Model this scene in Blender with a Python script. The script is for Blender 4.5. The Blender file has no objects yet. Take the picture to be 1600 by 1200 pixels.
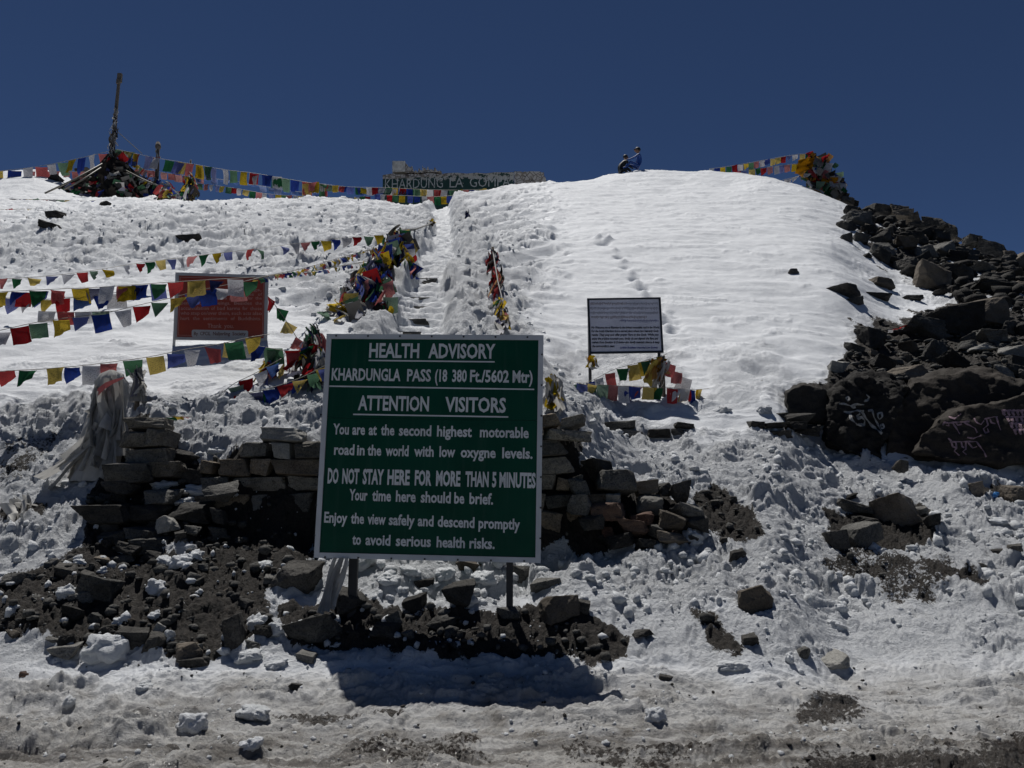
import bpy, bmesh, math, random
import numpy as np
from mathutils import Vector, Matrix, Euler, noise
from mathutils.bvhtree import BVHTree

random.seed(7)
S = bpy.context.scene
COL = S.collection
PI = math.pi

# ------------------------------------------------------------------ camera, sky, sun, exposure
EYE = 1.6
PITCH = math.radians(9.0)
CP, SP = math.cos(PITCH), math.sin(PITCH)
FP = 1200.0
cd = bpy.data.cameras.new('camera')
cam = bpy.data.objects.new('camera', cd)
COL.objects.link(cam)
cam.location = (0, 0, EYE)
cam.rotation_euler = (PI / 2 + PITCH, 0, 0)
cd.sensor_fit = 'HORIZONTAL'
cd.sensor_width = 36
cd.lens = 27.0
cd.clip_start = 0.1
cd.clip_end = 3000
S.camera = cam

SUN_VEC = Vector((-0.54, 1.14, 3.05)).normalized()
elev = math.asin(SUN_VEC.z)
azim = math.atan2(SUN_VEC.x, SUN_VEC.y)
w = bpy.data.worlds.new('World')
S.world = w
w.use_nodes = True
nt = w.node_tree
nt.nodes.clear()
sky = nt.nodes.new('ShaderNodeTexSky')
sky.sky_type = 'NISHITA'
sky.sun_disc = False
sky.sun_elevation = elev
sky.sun_rotation = azim
sky.altitude = 5600
sky.air_density = 0.85
sky.dust_density = 0.25
sky.ozone_density = 4.0
bg = nt.nodes.new('ShaderNodeBackground')
bg.inputs['Strength'].default_value = 0.050
wo = nt.nodes.new('ShaderNodeOutputWorld')
hs = nt.nodes.new('ShaderNodeHueSaturation')
hs.inputs['Saturation'].default_value = 1.07
hs.inputs['Hue'].default_value = 0.504
nt.links.new(sky.outputs[0], hs.inputs['Color'])
nt.links.new(hs.outputs[0], bg.inputs[0])
nt.links.new(bg.outputs[0], wo.inputs[0])

sl = bpy.data.lights.new('sun', 'SUN')
sl.energy = 5.0
sl.angle = math.radians(0.5)
sl.color = (1.0, 0.97, 0.93)
so = bpy.data.objects.new('sun', sl)
COL.objects.link(so)
so.rotation_euler = SUN_VEC.to_track_quat('Z', 'Y').to_euler()

S.view_settings.view_transform = 'Standard'
S.view_settings.look = 'None'
S.view_settings.gamma = 1.0
S.view_settings.use_curve_mapping = False
S.view_settings.exposure = -0.20

# ------------------------------------------------------------------ helpers
def at(px, py, Y):
    u = (px - 800) / FP
    v = (600 - py) / FP
    t = Y / (CP - v * SP)
    return Vector((u * t, Y, EYE + t * (SP + v * CP)))

def ray_dir(px, py):
    u = (px - 800) / FP
    v = (600 - py) / FP
    return Vector((u, CP - v * SP, SP + v * CP)).normalized()

def proj_np(x, y, z):
    d = y * CP + (z - EYE) * SP
    up = -y * SP + (z - EYE) * CP
    return 800 + FP * x / d, 600 - FP * up / d

def px_size(Y, py=600):
    v = (600 - py) / FP
    return Y / (CP - v * SP) / FP

def tag(o, label=None, cat=None, group=None, kind=None):
    if label: o['label'] = label
    if cat: o['category'] = cat
    if group: o['group'] = group
    if kind: o['kind'] = kind
    return o

def np_mesh(name, verts, faces, smooth=True, mat=None):
    me = bpy.data.meshes.new(name)
    verts = np.asarray(verts, dtype=np.float32)
    faces = np.asarray(faces, dtype=np.int32)
    k = faces.shape[1]
    me.vertices.add(len(verts))
    me.vertices.foreach_set('co', verts.ravel())
    me.loops.add(faces.size)
    me.loops.foreach_set('vertex_index', faces.ravel())
    me.polygons.add(len(faces))
    me.polygons.foreach_set('loop_start', np.arange(0, faces.size, k, dtype=np.int32))
    me.polygons.foreach_set('loop_total', np.full(len(faces), k, dtype=np.int32))
    me.update(calc_edges=True)
    if smooth:
        me.polygons.foreach_set('use_smooth', np.ones(len(faces), dtype=bool))
    if mat: me.materials.append(mat)
    return me

def empty(name, loc, label, cat, group=None):
    o = bpy.data.objects.new(name, None)
    COL.objects.link(o)
    o.location = loc
    o.empty_display_size = 0.2
    return tag(o, label, cat, group)

def part(name, me, root, M=None, mat=None):
    o = bpy.data.objects.new(name, me)
    COL.objects.link(o)
    if root is not None:
        o.parent = root
        o.matrix_parent_inverse = Matrix.Translation(-Vector(ROOTLOC(root)))
    if M is not None: o.matrix_basis = M
    if mat is not None:
        if not me.materials: me.materials.append(mat)
        o.material_slots[0].link = 'OBJECT'
        o.material_slots[0].material = mat
    return o

def ROOTLOC(root):
    # all roots are unrotated, unscaled empties (or meshes placed at origin)
    p = Vector(root.location)
    return p if root.parent is None else Vector((0, 0, 0))

class MB:
    """collects simple shapes into one mesh"""
    def __init__(s): s.v = []; s.f = []
    def add(s, vs, fs):
        b = len(s.v); s.v += [tuple(v) for v in vs]; s.f += [tuple(i + b for i in f) for f in fs]
    def box(s, c, d, R=None):
        x, y, z = d[0] / 2, d[1] / 2, d[2] / 2
        vs = [Vector((i * x, j * y, k * z)) for i in (-1, 1) for j in (-1, 1) for k in (-1, 1)]
        if R is not None: vs = [R @ v for v in vs]
        c = Vector(c)
        s.add([v + c for v in vs], [(0, 1, 3, 2), (4, 6, 7, 5), (0, 4, 5, 1), (2, 3, 7, 6), (0, 2, 6, 4), (1, 5, 7, 3)])
    def tube(s, pts, rs, n=6, cap=True):
        pts = [Vector(p) for p in pts]
        if not hasattr(rs, '__len__'): rs = [rs] * len(pts)
        b = len(s.v)
        for i, p in enumerate(pts):
            t = (pts[min(i + 1, len(pts) - 1)] - pts[max(i - 1, 0)]).normalized()
            a = t.orthogonal().normalized() if abs(t.z) > .9 else t.cross(Vector((0, 0, 1))).normalized()
            c = t.cross(a)
            for k in range(n):
                an = 2 * PI * k / n
                s.v.append(tuple(p + (a * math.cos(an) + c * math.sin(an)) * rs[i]))
        for i in range(len(pts) - 1):
            for k in range(n):
                k2 = (k + 1) % n
                s.f.append((b + i * n + k, b + i * n + k2, b + (i + 1) * n + k2, b + (i + 1) * n + k))
        if cap:
            s.f.append(tuple(b + k for k in range(n))[::-1])
            s.f.append(tuple(b + (len(pts) - 1) * n + k for k in range(n)))
    def mesh(s, name, mat=None, smooth=False):
        me = bpy.data.meshes.new(name)
        me.from_pydata(s.v, [], s.f)
        if smooth:
            me.polygons.foreach_set('use_smooth', np.ones(len(me.polygons), dtype=bool))
        if mat: me.materials.append(mat)
        me.update()
        return me

# ------------------------------------------------------------------ numpy noise
def _h(ix, iy, seed):
    h = (ix.astype(np.int64) * 374761393 + iy.astype(np.int64) * 668265263 + seed * 1274126177) & 0xFFFFFFFF
    h = ((h ^ (h >> 13)) * 1103515245) & 0xFFFFFFFF
    h = ((h ^ (h >> 16)) * 2246822519) & 0xFFFFFFFF
    h = h ^ (h >> 15)
    return (h & 0xFFFFFF) / float(0xFFFFFF)

def gnoise(x, y, seed=0):
    ix = np.floor(x); iy = np.floor(y)
    fx = x - ix; fy = y - iy
    ux = fx * fx * fx * (fx * (fx * 6 - 15) + 10); uy = fy * fy * fy * (fy * (fy * 6 - 15) + 10)
    def g(dx, dy):
        a = _h(ix + dx, iy + dy, seed) * 2 * PI
        return np.cos(a) * (fx - dx) + np.sin(a) * (fy - dy)
    a = g(0, 0); b = g(1, 0); c = g(0, 1); d = g(1, 1)
    return ((a * (1 - ux) + b * ux) * (1 - uy) + (c * (1 - ux) + d * ux) * uy) * 1.5

def fbm(x, y, octv=4, seed=0, gain=.5, lac=2.03):
    s = np.zeros_like(x); a = 1.0; f = 1.0
    for o in range(octv):
        s += a * gnoise(x * f + 17.3 * o, y * f - 9.1 * o, seed + o * 7)
        a *= gain; f *= lac
    return s

def billow(x, y, octv=5, seed=0, gain=.55, lac=2.1):
    s = np.zeros_like(x); a = 1.0; f = 1.0
    for o in range(octv):
        s += a * np.abs(gnoise(x * f + 31.7 * o, y * f + 11.9 * o, seed + o * 5))
        a *= gain; f *= lac
    return s

def worley(x, y, seed=0):
    ix = np.floor(x); iy = np.floor(y)
    best = np.full(x.shape, 9.0); rid = np.zeros(x.shape)
    for dx in (-1, 0, 1):
        for dy in (-1, 0, 1):
            cx = ix + dx; cy = iy + dy
            px = cx + _h(cx, cy, seed); py = cy + _h(cx, cy, seed + 5)
            d = (px - x) ** 2 + (py - y) ** 2
            m = d < best
            best = np.where(m, d, best)
            rid = np.where(m, _h(cx, cy, seed + 11), rid)
    return np.sqrt(best), rid

def sstep(a, b, x):
    t = np.clip((x - a) / (b - a), 0, 1)
    return t * t * (3 - 2 * t)

def poly_sd(px, py, poly):
    """signed distance, positive inside"""
    d = np.full(px.shape, 1e9); inside = np.zeros(px.shape, bool)
    n = len(poly)
    for i in range(n):
        ax, ay = poly[i]; bx, by = poly[(i + 1) % n]
        ex, ey = bx - ax, by - ay
        wx = px - ax; wy = py - ay
        t = np.clip((wx * ex + wy * ey) / (ex * ex + ey * ey + 1e-9), 0, 1)
        d = np.minimum(d, (wx - ex * t) ** 2 + (wy - ey * t) ** 2)
        c = ((ay > py) != (by > py))
        with np.errstate(divide='ignore', invalid='ignore'):
            xi = (bx - ax) * (py - ay) / ((by - ay) if by != ay else 1e-9) + ax
        inside ^= c & (px < xi)
    d = np.sqrt(d)
    return np.where(inside, d, -d)

# ------------------------------------------------------------------ materials
def new_mat(name):
    m = bpy.data.materials.new(name); m.use_nodes = True
    t = m.node_tree; t.nodes.clear()
    out = t.nodes.new('ShaderNodeOutputMaterial')
    return m, t, out

def N(t, typ, **kw):
    n = t.nodes.new(typ)
    for k, v in kw.items():
        if k.startswith('_'): setattr(n, k[1:], v)
        else:
            n.inputs[k.replace('_', ' ')].default_value = v
    return n

def L(t, a, b): t.links.new(a, b)

def ramp(t, src, stops):
    r = t.nodes.new('ShaderNodeValToRGB')
    els = r.color_ramp.elements
    while len(els) < len(stops): els.new(0.5)
    for e, (p, c) in zip(els, stops):
        e.position = p; e.color = c if len(c) == 4 else (*c, 1)
    L(t, src, r.inputs[0])
    return r

def mapr(t, src, a, b, c=0., d=1.):
    m = t.nodes.new('ShaderNodeMapRange')
    m.inputs[1].default_value = a; m.inputs[2].default_value = b
    m.inputs[3].default_value = c; m.inputs[4].default_value = d
    L(t, src, m.inputs[0]); return m.outputs[0]

def mixc(t, f, a, b, mode='MIX'):
    m = t.nodes.new('ShaderNodeMix'); m.data_type = 'RGBA'; m.blend_type = mode
    if isinstance(f, (int, float)): m.inputs[0].default_value = f
    else: L(t, f, m.inputs[0])
    for i, c in ((6, a), (7, b)):
        if isinstance(c, tuple): m.inputs[i].default_value = c if len(c) == 4 else (*c, 1)
        else: L(t, c, m.inputs[i])
    return m.outputs[2]

def math_(t, op, a, b=None):
    m = t.nodes.new('ShaderNodeMath'); m.operation = op
    for i, c in enumerate((a, b)):
        if c is None: continue
        if isinstance(c, (int, float)): m.inputs[i].default_value = c
        else: L(t, c, m.inputs[i])
    return m.outputs[0]

def plain(name, col, rough=.6, metal=0., noise_amt=.25, nscale=8., bump=0., spec=.5):
    m, t, out = new_mat(name)
    b = N(t, 'ShaderNodeBsdfPrincipled', Roughness=rough, Metallic=metal)
    b.inputs['Specular IOR Level'].default_value = spec
    tc = t.nodes.new('ShaderNodeTexCoord')
    n = N(t, 'ShaderNodeTexNoise', Scale=nscale, Detail=6., Roughness=.6)
    L(t, tc.outputs['Object'], n.inputs['Vector'])
    c = mixc(t, mapr(t, n.outputs[0], .3, .7), tuple(x * (1 - noise_amt) for x in col), tuple(min(1, x * (1 + noise_amt)) for x in col))
    L(t, c, b.inputs['Base Color'])
    if bump:
        bp = N(t, 'ShaderNodeBump', Strength=bump, Distance=.02)
        L(t, n.outputs[0], bp.inputs['Height']); L(t, bp.outputs[0], b.inputs['Normal'])
    L(t, b.outputs[0], out.inputs[0])
    return m

def rock_mat(name, c1, c2, speck=.5, bump=.6, scale=1., rough=.85):
    m, t, out = new_mat(name)
    b = N(t, 'ShaderNodeBsdfPrincipled', Roughness=rough)
    b.inputs['Specular IOR Level'].default_value = .25
    tc = t.nodes.new('ShaderNodeTexCoord'); oi = t.nodes.new('ShaderNodeObjectInfo')
    geo = t.nodes.new('ShaderNodeNewGeometry')
    add = N(t, 'ShaderNodeVectorMath', _operation='ADD')
    mul = N(t, 'ShaderNodeVectorMath', _operation='MULTIPLY_ADD')
    L(t, geo.outputs['Position'], add.inputs[0])
    comb = t.nodes.new('ShaderNodeCombineXYZ')
    for i in range(3): L(t, math_(t, 'MULTIPLY', oi.outputs['Random'], 37. + 13 * i), comb.inputs[i])
    L(t, comb.outputs[0], add.inputs[1])
    P = add.outputs[0]
    n1 = N(t, 'ShaderNodeTexNoise', Scale=2.2 * scale, Detail=8., Roughness=.62); L(t, P, n1.inputs['Vector'])
    n2 = N(t, 'ShaderNodeTexNoise', Scale=60. * scale, Detail=3., Roughness=.7); L(t, P, n2.inputs['Vector'])
    n3 = N(t, 'ShaderNodeTexNoise', Scale=11. * scale, Detail=6., Roughness=.65); L(t, P, n3.inputs['Vector'])
    vor = N(t, 'ShaderNodeTexVoronoi', Scale=5. * scale); vor.feature = 'DISTANCE_TO_EDGE'
    mp = N(t, 'ShaderNodeVectorMath', _operation='ADD'); L(t, P, mp.inputs[0]); 
    sc = N(t, 'ShaderNodeVectorMath', _operation='SCALE'); L(t, n1.outputs['Color'], sc.inputs[0]); sc.inputs['Scale'].default_value = .7
    L(t, sc.outputs[0], mp.inputs[1]); L(t, mp.outputs[0], vor.inputs['Vector'])
    base = mixc(t, mapr(t, n1.outputs[0], .35, .65), c1, c2)
    tone = mapr(t, oi.outputs['Random'], 0, 1, .6, 1.45)
    tn = t.nodes.new('ShaderNodeCombineColor')
    for i in range(3): L(t, tone, tn.inputs[i])
    base = mixc(t, 1., base, tn.outputs[0], 'MULTIPLY')
    sp = ramp(t, n2.outputs[0], [(.38, (.35, .35, .35)), (.5, (1, 1, 1)), (.62, (1.0, 1.0, 1.0)), (.72, (1.9, 1.85, 1.75))])
    base = mixc(t, speck, base, sp.outputs[0], 'MULTIPLY')
    # lichen / weather film on some faces
    base = mixc(t, mapr(t, n3.outputs[0], .6, .72, 0, .45), base, tuple(x * .45 for x in c1))
    crack = mapr(t, vor.outputs[0], 0, .035, 0.35, 1)
    L(t, base, b.inputs['Base Color'])
    h = math_(t, 'ADD', math_(t, 'MULTIPLY', n3.outputs[0], .9), math_(t, 'MULTIPLY', n2.outputs[0], .18))
    h = math_(t, 'ADD', h, math_(t, 'MULTIPLY', crack, .25))
    bp = N(t, 'ShaderNodeBump', Strength=bump, Distance=.045)
    L(t, h, bp.inputs['Height']); L(t, bp.outputs[0], b.inputs['Normal'])
    L(t, b.outputs[0], out.inputs[0])
    return m

M_ROCK = rock_mat('granite_grey', (.052, .051, .047), (.145, .141, .13), speck=.9, bump=.8)
M_ROCKD = rock_mat('dark_rock', (.022, .021, .019), (.066, .062, .056), bump=.9, speck=.8)
M_ROCKB = rock_mat('brown_rock', (.072, .060, .046), (.145, .124, .10))
M_ROCKR = rock_mat('rusty_rock', (.085, .045, .032), (.12, .085, .065))
M_ROCKL = rock_mat('pale_granite', (.16, .157, .145), (.27, .262, .24))
M_WALL = rock_mat('wall_stone', (.10, .092, .078), (.215, .198, .168), speck=.8, bump=.9)
M_WALLB = rock_mat('brown_wall_stone', (.12, .095, .068), (.22, .18, .135), speck=.8, bump=.9)
M_BOULDER = rock_mat('boulder_rock', (.020, .018, .016), (.046, .042, .037), bump=1.0, scale=.8)
M_BOULDER2 = rock_mat('boulder_smooth', (.017, .014, .011), (.032, .027, .022), bump=.6, scale=.8)

def snow_chunk_mat():
    m, t, out = new_mat('snow_chunk')
    b = N(t, 'ShaderNodeBsdfPrincipled', Roughness=.55)
    b.inputs['Base Color'].default_value = (.70, .73, .76, 1)
    b.inputs['Specular IOR Level'].default_value = .35
    geo = t.nodes.new('ShaderNodeNewGeometry')
    n = N(t, 'ShaderNodeTexNoise', Scale=45., Detail=5., Roughness=.7); L(t, geo.outputs['Position'], n.inputs['Vector'])
    n2 = N(t, 'ShaderNodeTexNoise', Scale=3., Detail=5., Roughness=.6); L(t, geo.outputs['Position'], n2.inputs['Vector'])
    L(t, mixc(t, mapr(t, n2.outputs[0], .35, .65), (.52, .54, .55), (.66, .68, .70)), b.inputs['Base Color'])
    bp = N(t, 'ShaderNodeBump', Strength=1., Distance=.03)
    L(t, n.outputs[0], bp.inputs['Height']); L(t, bp.outputs[0], b.inputs['Normal'])
    L(t, b.outputs[0], out.inputs[0]); return m
M_CHUNK = snow_chunk_mat()

def ground_mat():
    m, t, out = new_mat('snow_and_soil')
    geo = t.nodes.new('ShaderNodeNewGeometry'); P = geo.outputs['Position']
    aD = N(t, 'ShaderNodeAttribute', _attribute_name='soil'); aS = N(t, 'ShaderNodeAttribute', _attribute_name='slush')
    aR = N(t, 'ShaderNodeAttribute', _attribute_name='rough')
    n1 = N(t, 'ShaderNodeTexNoise', Scale=3.5, Detail=9., Roughness=.65); L(t, P, n1.inputs['Vector'])
    n2 = N(t, 'ShaderNodeTexNoise', Scale=28., Detail=6., Roughness=.7); L(t, P, n2.inputs['Vector'])
    n3 = N(t, 'ShaderNodeTexNoise', Scale=110., Detail=3., Roughness=.7); L(t, P, n3.inputs['Vector'])
    # wind ripples on the smooth snow
    mp = N(t, 'ShaderNodeMapping'); mp.inputs['Scale'].default_value = (2.6, 5., 6.); L(t, P, mp.inputs['Vector'])
    mp.inputs['Rotation'].default_value = (0, 0, .12)
    n4 = N(t, 'ShaderNodeTexNoise', Scale=1.1, Detail=7., Roughness=.62); L(t, mp.outputs[0], n4.inputs['Vector'])
    # soil factor with ragged edge
    d = math_(t, 'ADD', aD.outputs['Fac'], math_(t, 'MULTIPLY', math_(t, 'SUBTRACT', n2.outputs[0], .5), 1.5))
    d = math_(t, 'ADD', d, math_(t, 'MULTIPLY', math_(t, 'SUBTRACT', n1.outputs[0], .5), 1.3))
    fd = mapr(t, d, .42, .58)
    # colours
    snow = mixc(t, mapr(t, n1.outputs[0], .35, .65), (.58, .60, .625), (.68, .70, .72))
    slush = mixc(t, mapr(t, n2.outputs[0], .35, .65), (.25, .24, .222), (.46, .455, .44))
    slush = mixc(t, mapr(t, n1.outputs[0], .5, .72), slush, (.11, .10, .085))
    mq = N(t, 'ShaderNodeMapping'); mq.inputs['Scale'].default_value = (.55, 6., 3.); L(t, P, mq.inputs['Vector'])
    n5 = N(t, 'ShaderNodeTexNoise', Scale=1., Detail=7., Roughness=.65); L(t, mq.outputs[0], n5.inputs['Vector'])
    wet = math_(t, 'MULTIPLY', mapr(t, n5.outputs[0], .46, .58), mapr(t, aS.outputs['Fac'], .6, .95))
    slush = mixc(t, math_(t, 'MULTIPLY', wet, .75), slush, (.10, .09, .078))
    s = math_(t, 'ADD', aS.outputs['Fac'], math_(t, 'MULTIPLY', math_(t, 'SUBTRACT', n1.outputs[0], .5), .9))
    fs = mapr(t, s, .15, .95)
    white = mixc(t, fs, snow, slush)
    soil = mixc(t, mapr(t, n2.outputs[0], .35, .68), (.012, .010, .008), (.042, .034, .027))
    soil = mixc(t, mapr(t, n3.outputs[0], .62, .7, 0, .6), soil, (.11, .10, .09))
    col = mixc(t, fd, white, soil)
    b = N(t, 'ShaderNodeBsdfPrincipled')
    L(t, col, b.inputs['Base Color'])
    # slush and ice are wet and glossy in places, fresh snow matt
    r = math_(t, 'SUBTRACT', .75, math_(t, 'MULTIPLY', fs, mapr(t, n2.outputs[0], .4, .6, .1, .5)))
    r = math_(t, 'SUBTRACT', r, math_(t, 'MULTIPLY', wet, .3))
    L(t, r, b.inputs['Roughness'])
    b.inputs['Specular IOR Level'].default_value = .35
    h1 = math_(t, 'MULTIPLY', n2.outputs[0], math_(t, 'ADD', math_(t, 'MULTIPLY', aR.outputs['Fac'], 1.1), .10))
    h2 = math_(t, 'MULTIPLY', n3.outputs[0], math_(t, 'ADD', math_(t, 'MULTIPLY', aR.outputs['Fac'], .5), .12))
    h3 = math_(t, 'MULTIPLY', n4.outputs[0], math_(t, 'SUBTRACT', 1.1, aR.outputs['Fac']))
    h = math_(t, 'ADD', math_(t, 'ADD', h1, h2), math_(t, 'MULTIPLY', h3, .28))
    bp = N(t, 'ShaderNodeBump', Strength=1., Distance=.06)
    L(t, h, bp.inputs['Height']); L(t, bp.outputs[0], b.inputs['Normal'])
    L(t, b.outputs[0], out.inputs[0])
    return m
M_GROUND = ground_mat()

def cloth_mat(name, col, trans=.22, printed=True, rough=.9, dirt=.2):
    m, t, out = new_mat(name)
    uv = t.nodes.new('ShaderNodeUVMap'); oi = t.nodes.new('ShaderNodeObjectInfo')
    sx = t.nodes.new('ShaderNodeSeparateXYZ'); L(t, uv.outputs[0], sx.inputs[0])
    geo = t.nodes.new('ShaderNodeNewGeometry')
    n = N(t, 'ShaderNodeTexNoise', Scale=9., Detail=5.); L(t, geo.outputs['Position'], n.inputs['Vector'])
    tone = math_(t, 'ADD', mapr(t, oi.outputs['Random'], 0, 1, .45, 1.1), math_(t, 'MULTIPLY', math_(t, 'SUBTRACT', n.outputs[0], .5), dirt * 2))
    tn = t.nodes.new('ShaderNodeCombineColor')
    for i in range(3): L(t, tone, tn.inputs[i])
    fade = mixc(t, mapr(t, oi.outputs['Random'], .3, 1., 0, .45), col, (.36, .35, .33))
    c = mixc(t, 1., fade, tn.outputs[0], 'MULTIPLY')
    if printed:
        mp = N(t, 'ShaderNodeMapping'); mp.inputs['Scale'].default_value = (22, 14, 1); L(t, uv.outputs[0], mp.inputs['Vector'])
        n2 = N(t, 'ShaderNodeTexNoise', Scale=1., Detail=2.); L(t, mp.outputs[0], n2.inputs['Vector'])
        ink = mapr(t, n2.outputs[0], .52, .58)
        bx = math_(t, 'LESS_THAN', math_(t, 'ABSOLUTE', math_(t, 'SUBTRACT', sx.outputs[0], .5)), .36)
        by = math_(t, 'LESS_THAN', math_(t, 'ABSOLUTE', math_(t, 'SUBTRACT', sx.outputs[1], .5)), .38)
        ink = math_(t, 'MULTIPLY', math_(t, 'MULTIPLY', ink, bx), math_(t, 'MULTIPLY', by, .45))
        c = mixc(t, ink, c, (.04, .035, .04))
    d = N(t, 'ShaderNodeBsdfDiffuse'); tr = N(t, 'ShaderNodeBsdfTranslucent')
    L(t, c, d.inputs[0]); L(t, c, tr.inputs[0])
    mx = N(t, 'ShaderNodeMixShader'); mx.inputs[0].default_value = trans
    L(t, d.outputs[0], mx.inputs[1]); L(t, tr.outputs[0], mx.inputs[2])
    L(t, mx.outputs[0], out.inputs[0]); return m

FLAGC = {
    'b': cloth_mat('blue_cloth', (.03, .07, .38)),
    'w': cloth_mat('white_cloth', (.66, .66, .70)),
    'r': cloth_mat('red_cloth', (.48, .025, .03)),
    'g': cloth_mat('green_cloth', (.03, .17, .07)),
    'y': cloth_mat('yellow_cloth', (.72, .50, .03)),
    'p': cloth_mat('pink_cloth', (.62, .22, .22)),
    'o': cloth_mat('orange_cloth', (.55, .24, .01), printed=False),
    'l': cloth_mat('light_blue_cloth', (.12, .22, .55)),
    'k': cloth_mat('white_scarf_cloth', (.66, .65, .62), printed=False, trans=.3, dirt=.3),
    'd': cloth_mat('dark_cloth', (.05, .045, .04), printed=False, trans=.1),  # also the shaded tone mixed into backlit flags
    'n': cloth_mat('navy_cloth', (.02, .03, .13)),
}
M_CORD = plain('cord_fibre', (.22, .2, .16))
M_WOOD = plain('weathered_wood', (.12, .10, .08), rough=.9, nscale=14, bump=.6)

# ------------------------------------------------------------------ terrain
CT = []
def c_(pxs, py, Y):
    for px in pxs: CT.append(tuple(at(px, py, Y)))
def cw(pxs, Y, z):
    for a in pxs: CT.append((a / FP * Y, Y, z))
ALL = (-900, -300, 0, 300, 600, 900, 1200, 1500, 1900, 2500)
for Y, z in ((2.4, 0), (3.2, 0), (4.0, 0), (5.05, 0.), (6.0, .0)):
    cw([p - 800 for p in ALL], Y, z)
LFT = (-900, -300, 0, 130, 300, 450, 600, 750, 900, 1100, 1220)
c_(LFT, 1090, 6.65); c_(LFT, 1050, 6.95); c_(LFT, 1000, 7.3); c_(LFT, 950, 7.68); c_(LFT, 900, 8.1)
c_((-900, -300, 0, 130, 300, 450, 600, 750), 860, 8.6)
RGT = (1300, 1450, 1600, 1900, 2500)
c_(RGT, 1090, 6.8); c_(RGT, 1050, 7.3); c_(RGT, 1000, 7.9); c_(RGT, 950, 8.5); c_(RGT, 900, 9.2); c_(RGT, 850, 10.); c_(RGT, 800, 10.9); c_(RGT, 760, 11.6); c_(RGT, 720, 12.4)
# left wall
c_((200, 320, 400, 480), 850, 9.2)
c_((380, 440, 490), 682, 9.62); c_((320,), 725, 9.6); c_((220, 260), 690, 9.75); c_((150,), 760, 9.5)
c_((-900, -300, 0, 90), 760, 9.6); c_((-900, -300, 0, 100), 700, 10.2); c_((-900, -300, 0, 150, 300, 420, 500), 640, 10.8)
c_((-900, -300, 0, 150, 300, 420), 600, 11.5); c_((-900, -300, 0, 150, 300, 420, 500), 560, 12.3)
c_((540, 700, 800), 850, 9.15); c_((540, 700, 800), 690, 9.7); c_((560, 700, 800), 620, 11.2)
HL = (-900, -300, 0, 150, 300, 450, 560)
c_(HL, 500, 14.); c_(HL, 440, 17.); c_(HL, 380, 22.); c_(HL, 340, 28.)
c_((-300, 0, 60), 320, 34); c_((-900, -300, 0, 60), 300, 40); c_((-900, -300, 0, 50, 100), 268, 47)
c_((120, 180, 240, 300), 316, 36); c_((300, 400, 500, 600), 318, 38); c_((120, 180, 240), 309, 39.5)
# path
PT = (620, 660, 700, 760)
c_(PT, 560, 12.6); c_(PT, 530, 13.6); c_(PT, 500, 15.); c_(PT, 440, 18.3); c_(PT, 400, 21.5); c_(PT, 360, 26.5); c_(PT[:3], 332, 32)
c_((690,), 320, 36); c_((720, 745), 303, 37); c_((760,), 330, 30)
# right of the sign
c_((850, 885), 850, 9.1); c_((850, 885), 655, 9.6); c_((850, 885), 645, 9.8); c_((850, 900), 620, 10.8); c_((860,), 580, 12.6)
c_((960, 1050), 850, 9.0); c_((940,), 745, 9.6); c_((1050,), 775, 9.6); c_((960, 1100), 890, 8.45)
c_((1130, 1210), 850, 9.3); c_((960, 1060, 1130, 1220), 700, 11.4); c_((1130, 1220), 790, 10.2)
W2 = (960, 1050, 1130, 1220)
c_(W2, 682, 12.0); c_(W2, 658, 12.15); c_(W2, 640, 12.5); c_(W2, 620, 13.)
W3 = (880, 960, 1050, 1130, 1220)
c_(W3, 580, 14.); c_(W3, 540, 15.2); c_(W3, 500, 16.6); c_(W3 + (820, 1310), 440, 19); c_(W3 + (820, 1300), 380, 22.5); c_(W3, 330, 28)
c_((820,), 520, 15.2); c_((900, 980, 1060, 1140), 290, 34.2)
c_((800, 860), 291, 38); c_((950,), 274, 38.5); c_((1000, 1050, 1110), 267, 38.5); c_((1160,), 272, 38); c_((1200,), 280, 37.5); c_((1270,), 300, 36); c_((1320,), 322, 34)
# right rubble slope
c_((1400,), 352, 32); c_((1500,), 388, 30); c_((1600,), 416, 28); c_((1900,), 500, 26); c_((2500,), 620, 24)
c_((1360,), 400, 25); c_((1400,), 440, 22.); c_((1400, 1500), 480, 19.5); c_((1600,), 480, 19.5); c_((1400,), 540, 16.6)
c_((1500, 1600), 540, 16.2); c_((1400, 1500, 1600, 1900), 600, 14.2); c_((1290,), 600, 13.8); c_((1250, 1300), 665, 12.8)
c_((1500,), 430, 25); c_((1600,), 445, 24)
c_((1400, 1500, 1600, 1900), 665, 13.0); c_((1280,), 540, 15.4); c_((1290,), 500, 16.8)
# behind the crest
for px, Y, z in ((-900, 56, 19.), (-300, 56, 19.), (0, 56, 19.), (200, 43, 16.3), (400, 42, 16.2), (600, 42, 16.3), (720, 41, 16.2), (860, 42, 17.6), (1000, 42, 18.9), (1110, 42, 18.8), (1250, 40, 17.2), (1400, 36, 13.), (1500, 34, 11.), (1600, 32, 9.5), (1900, 32, 6), (2500, 32, 2)):
    cw([px - 800], Y, z)
for px in (-900, -300, 0, 300, 600, 900, 1200): cw([px - 800], 75, 12.)
for px in (1500, 1900, 2500): cw([px - 800], 60, 0.)

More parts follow.
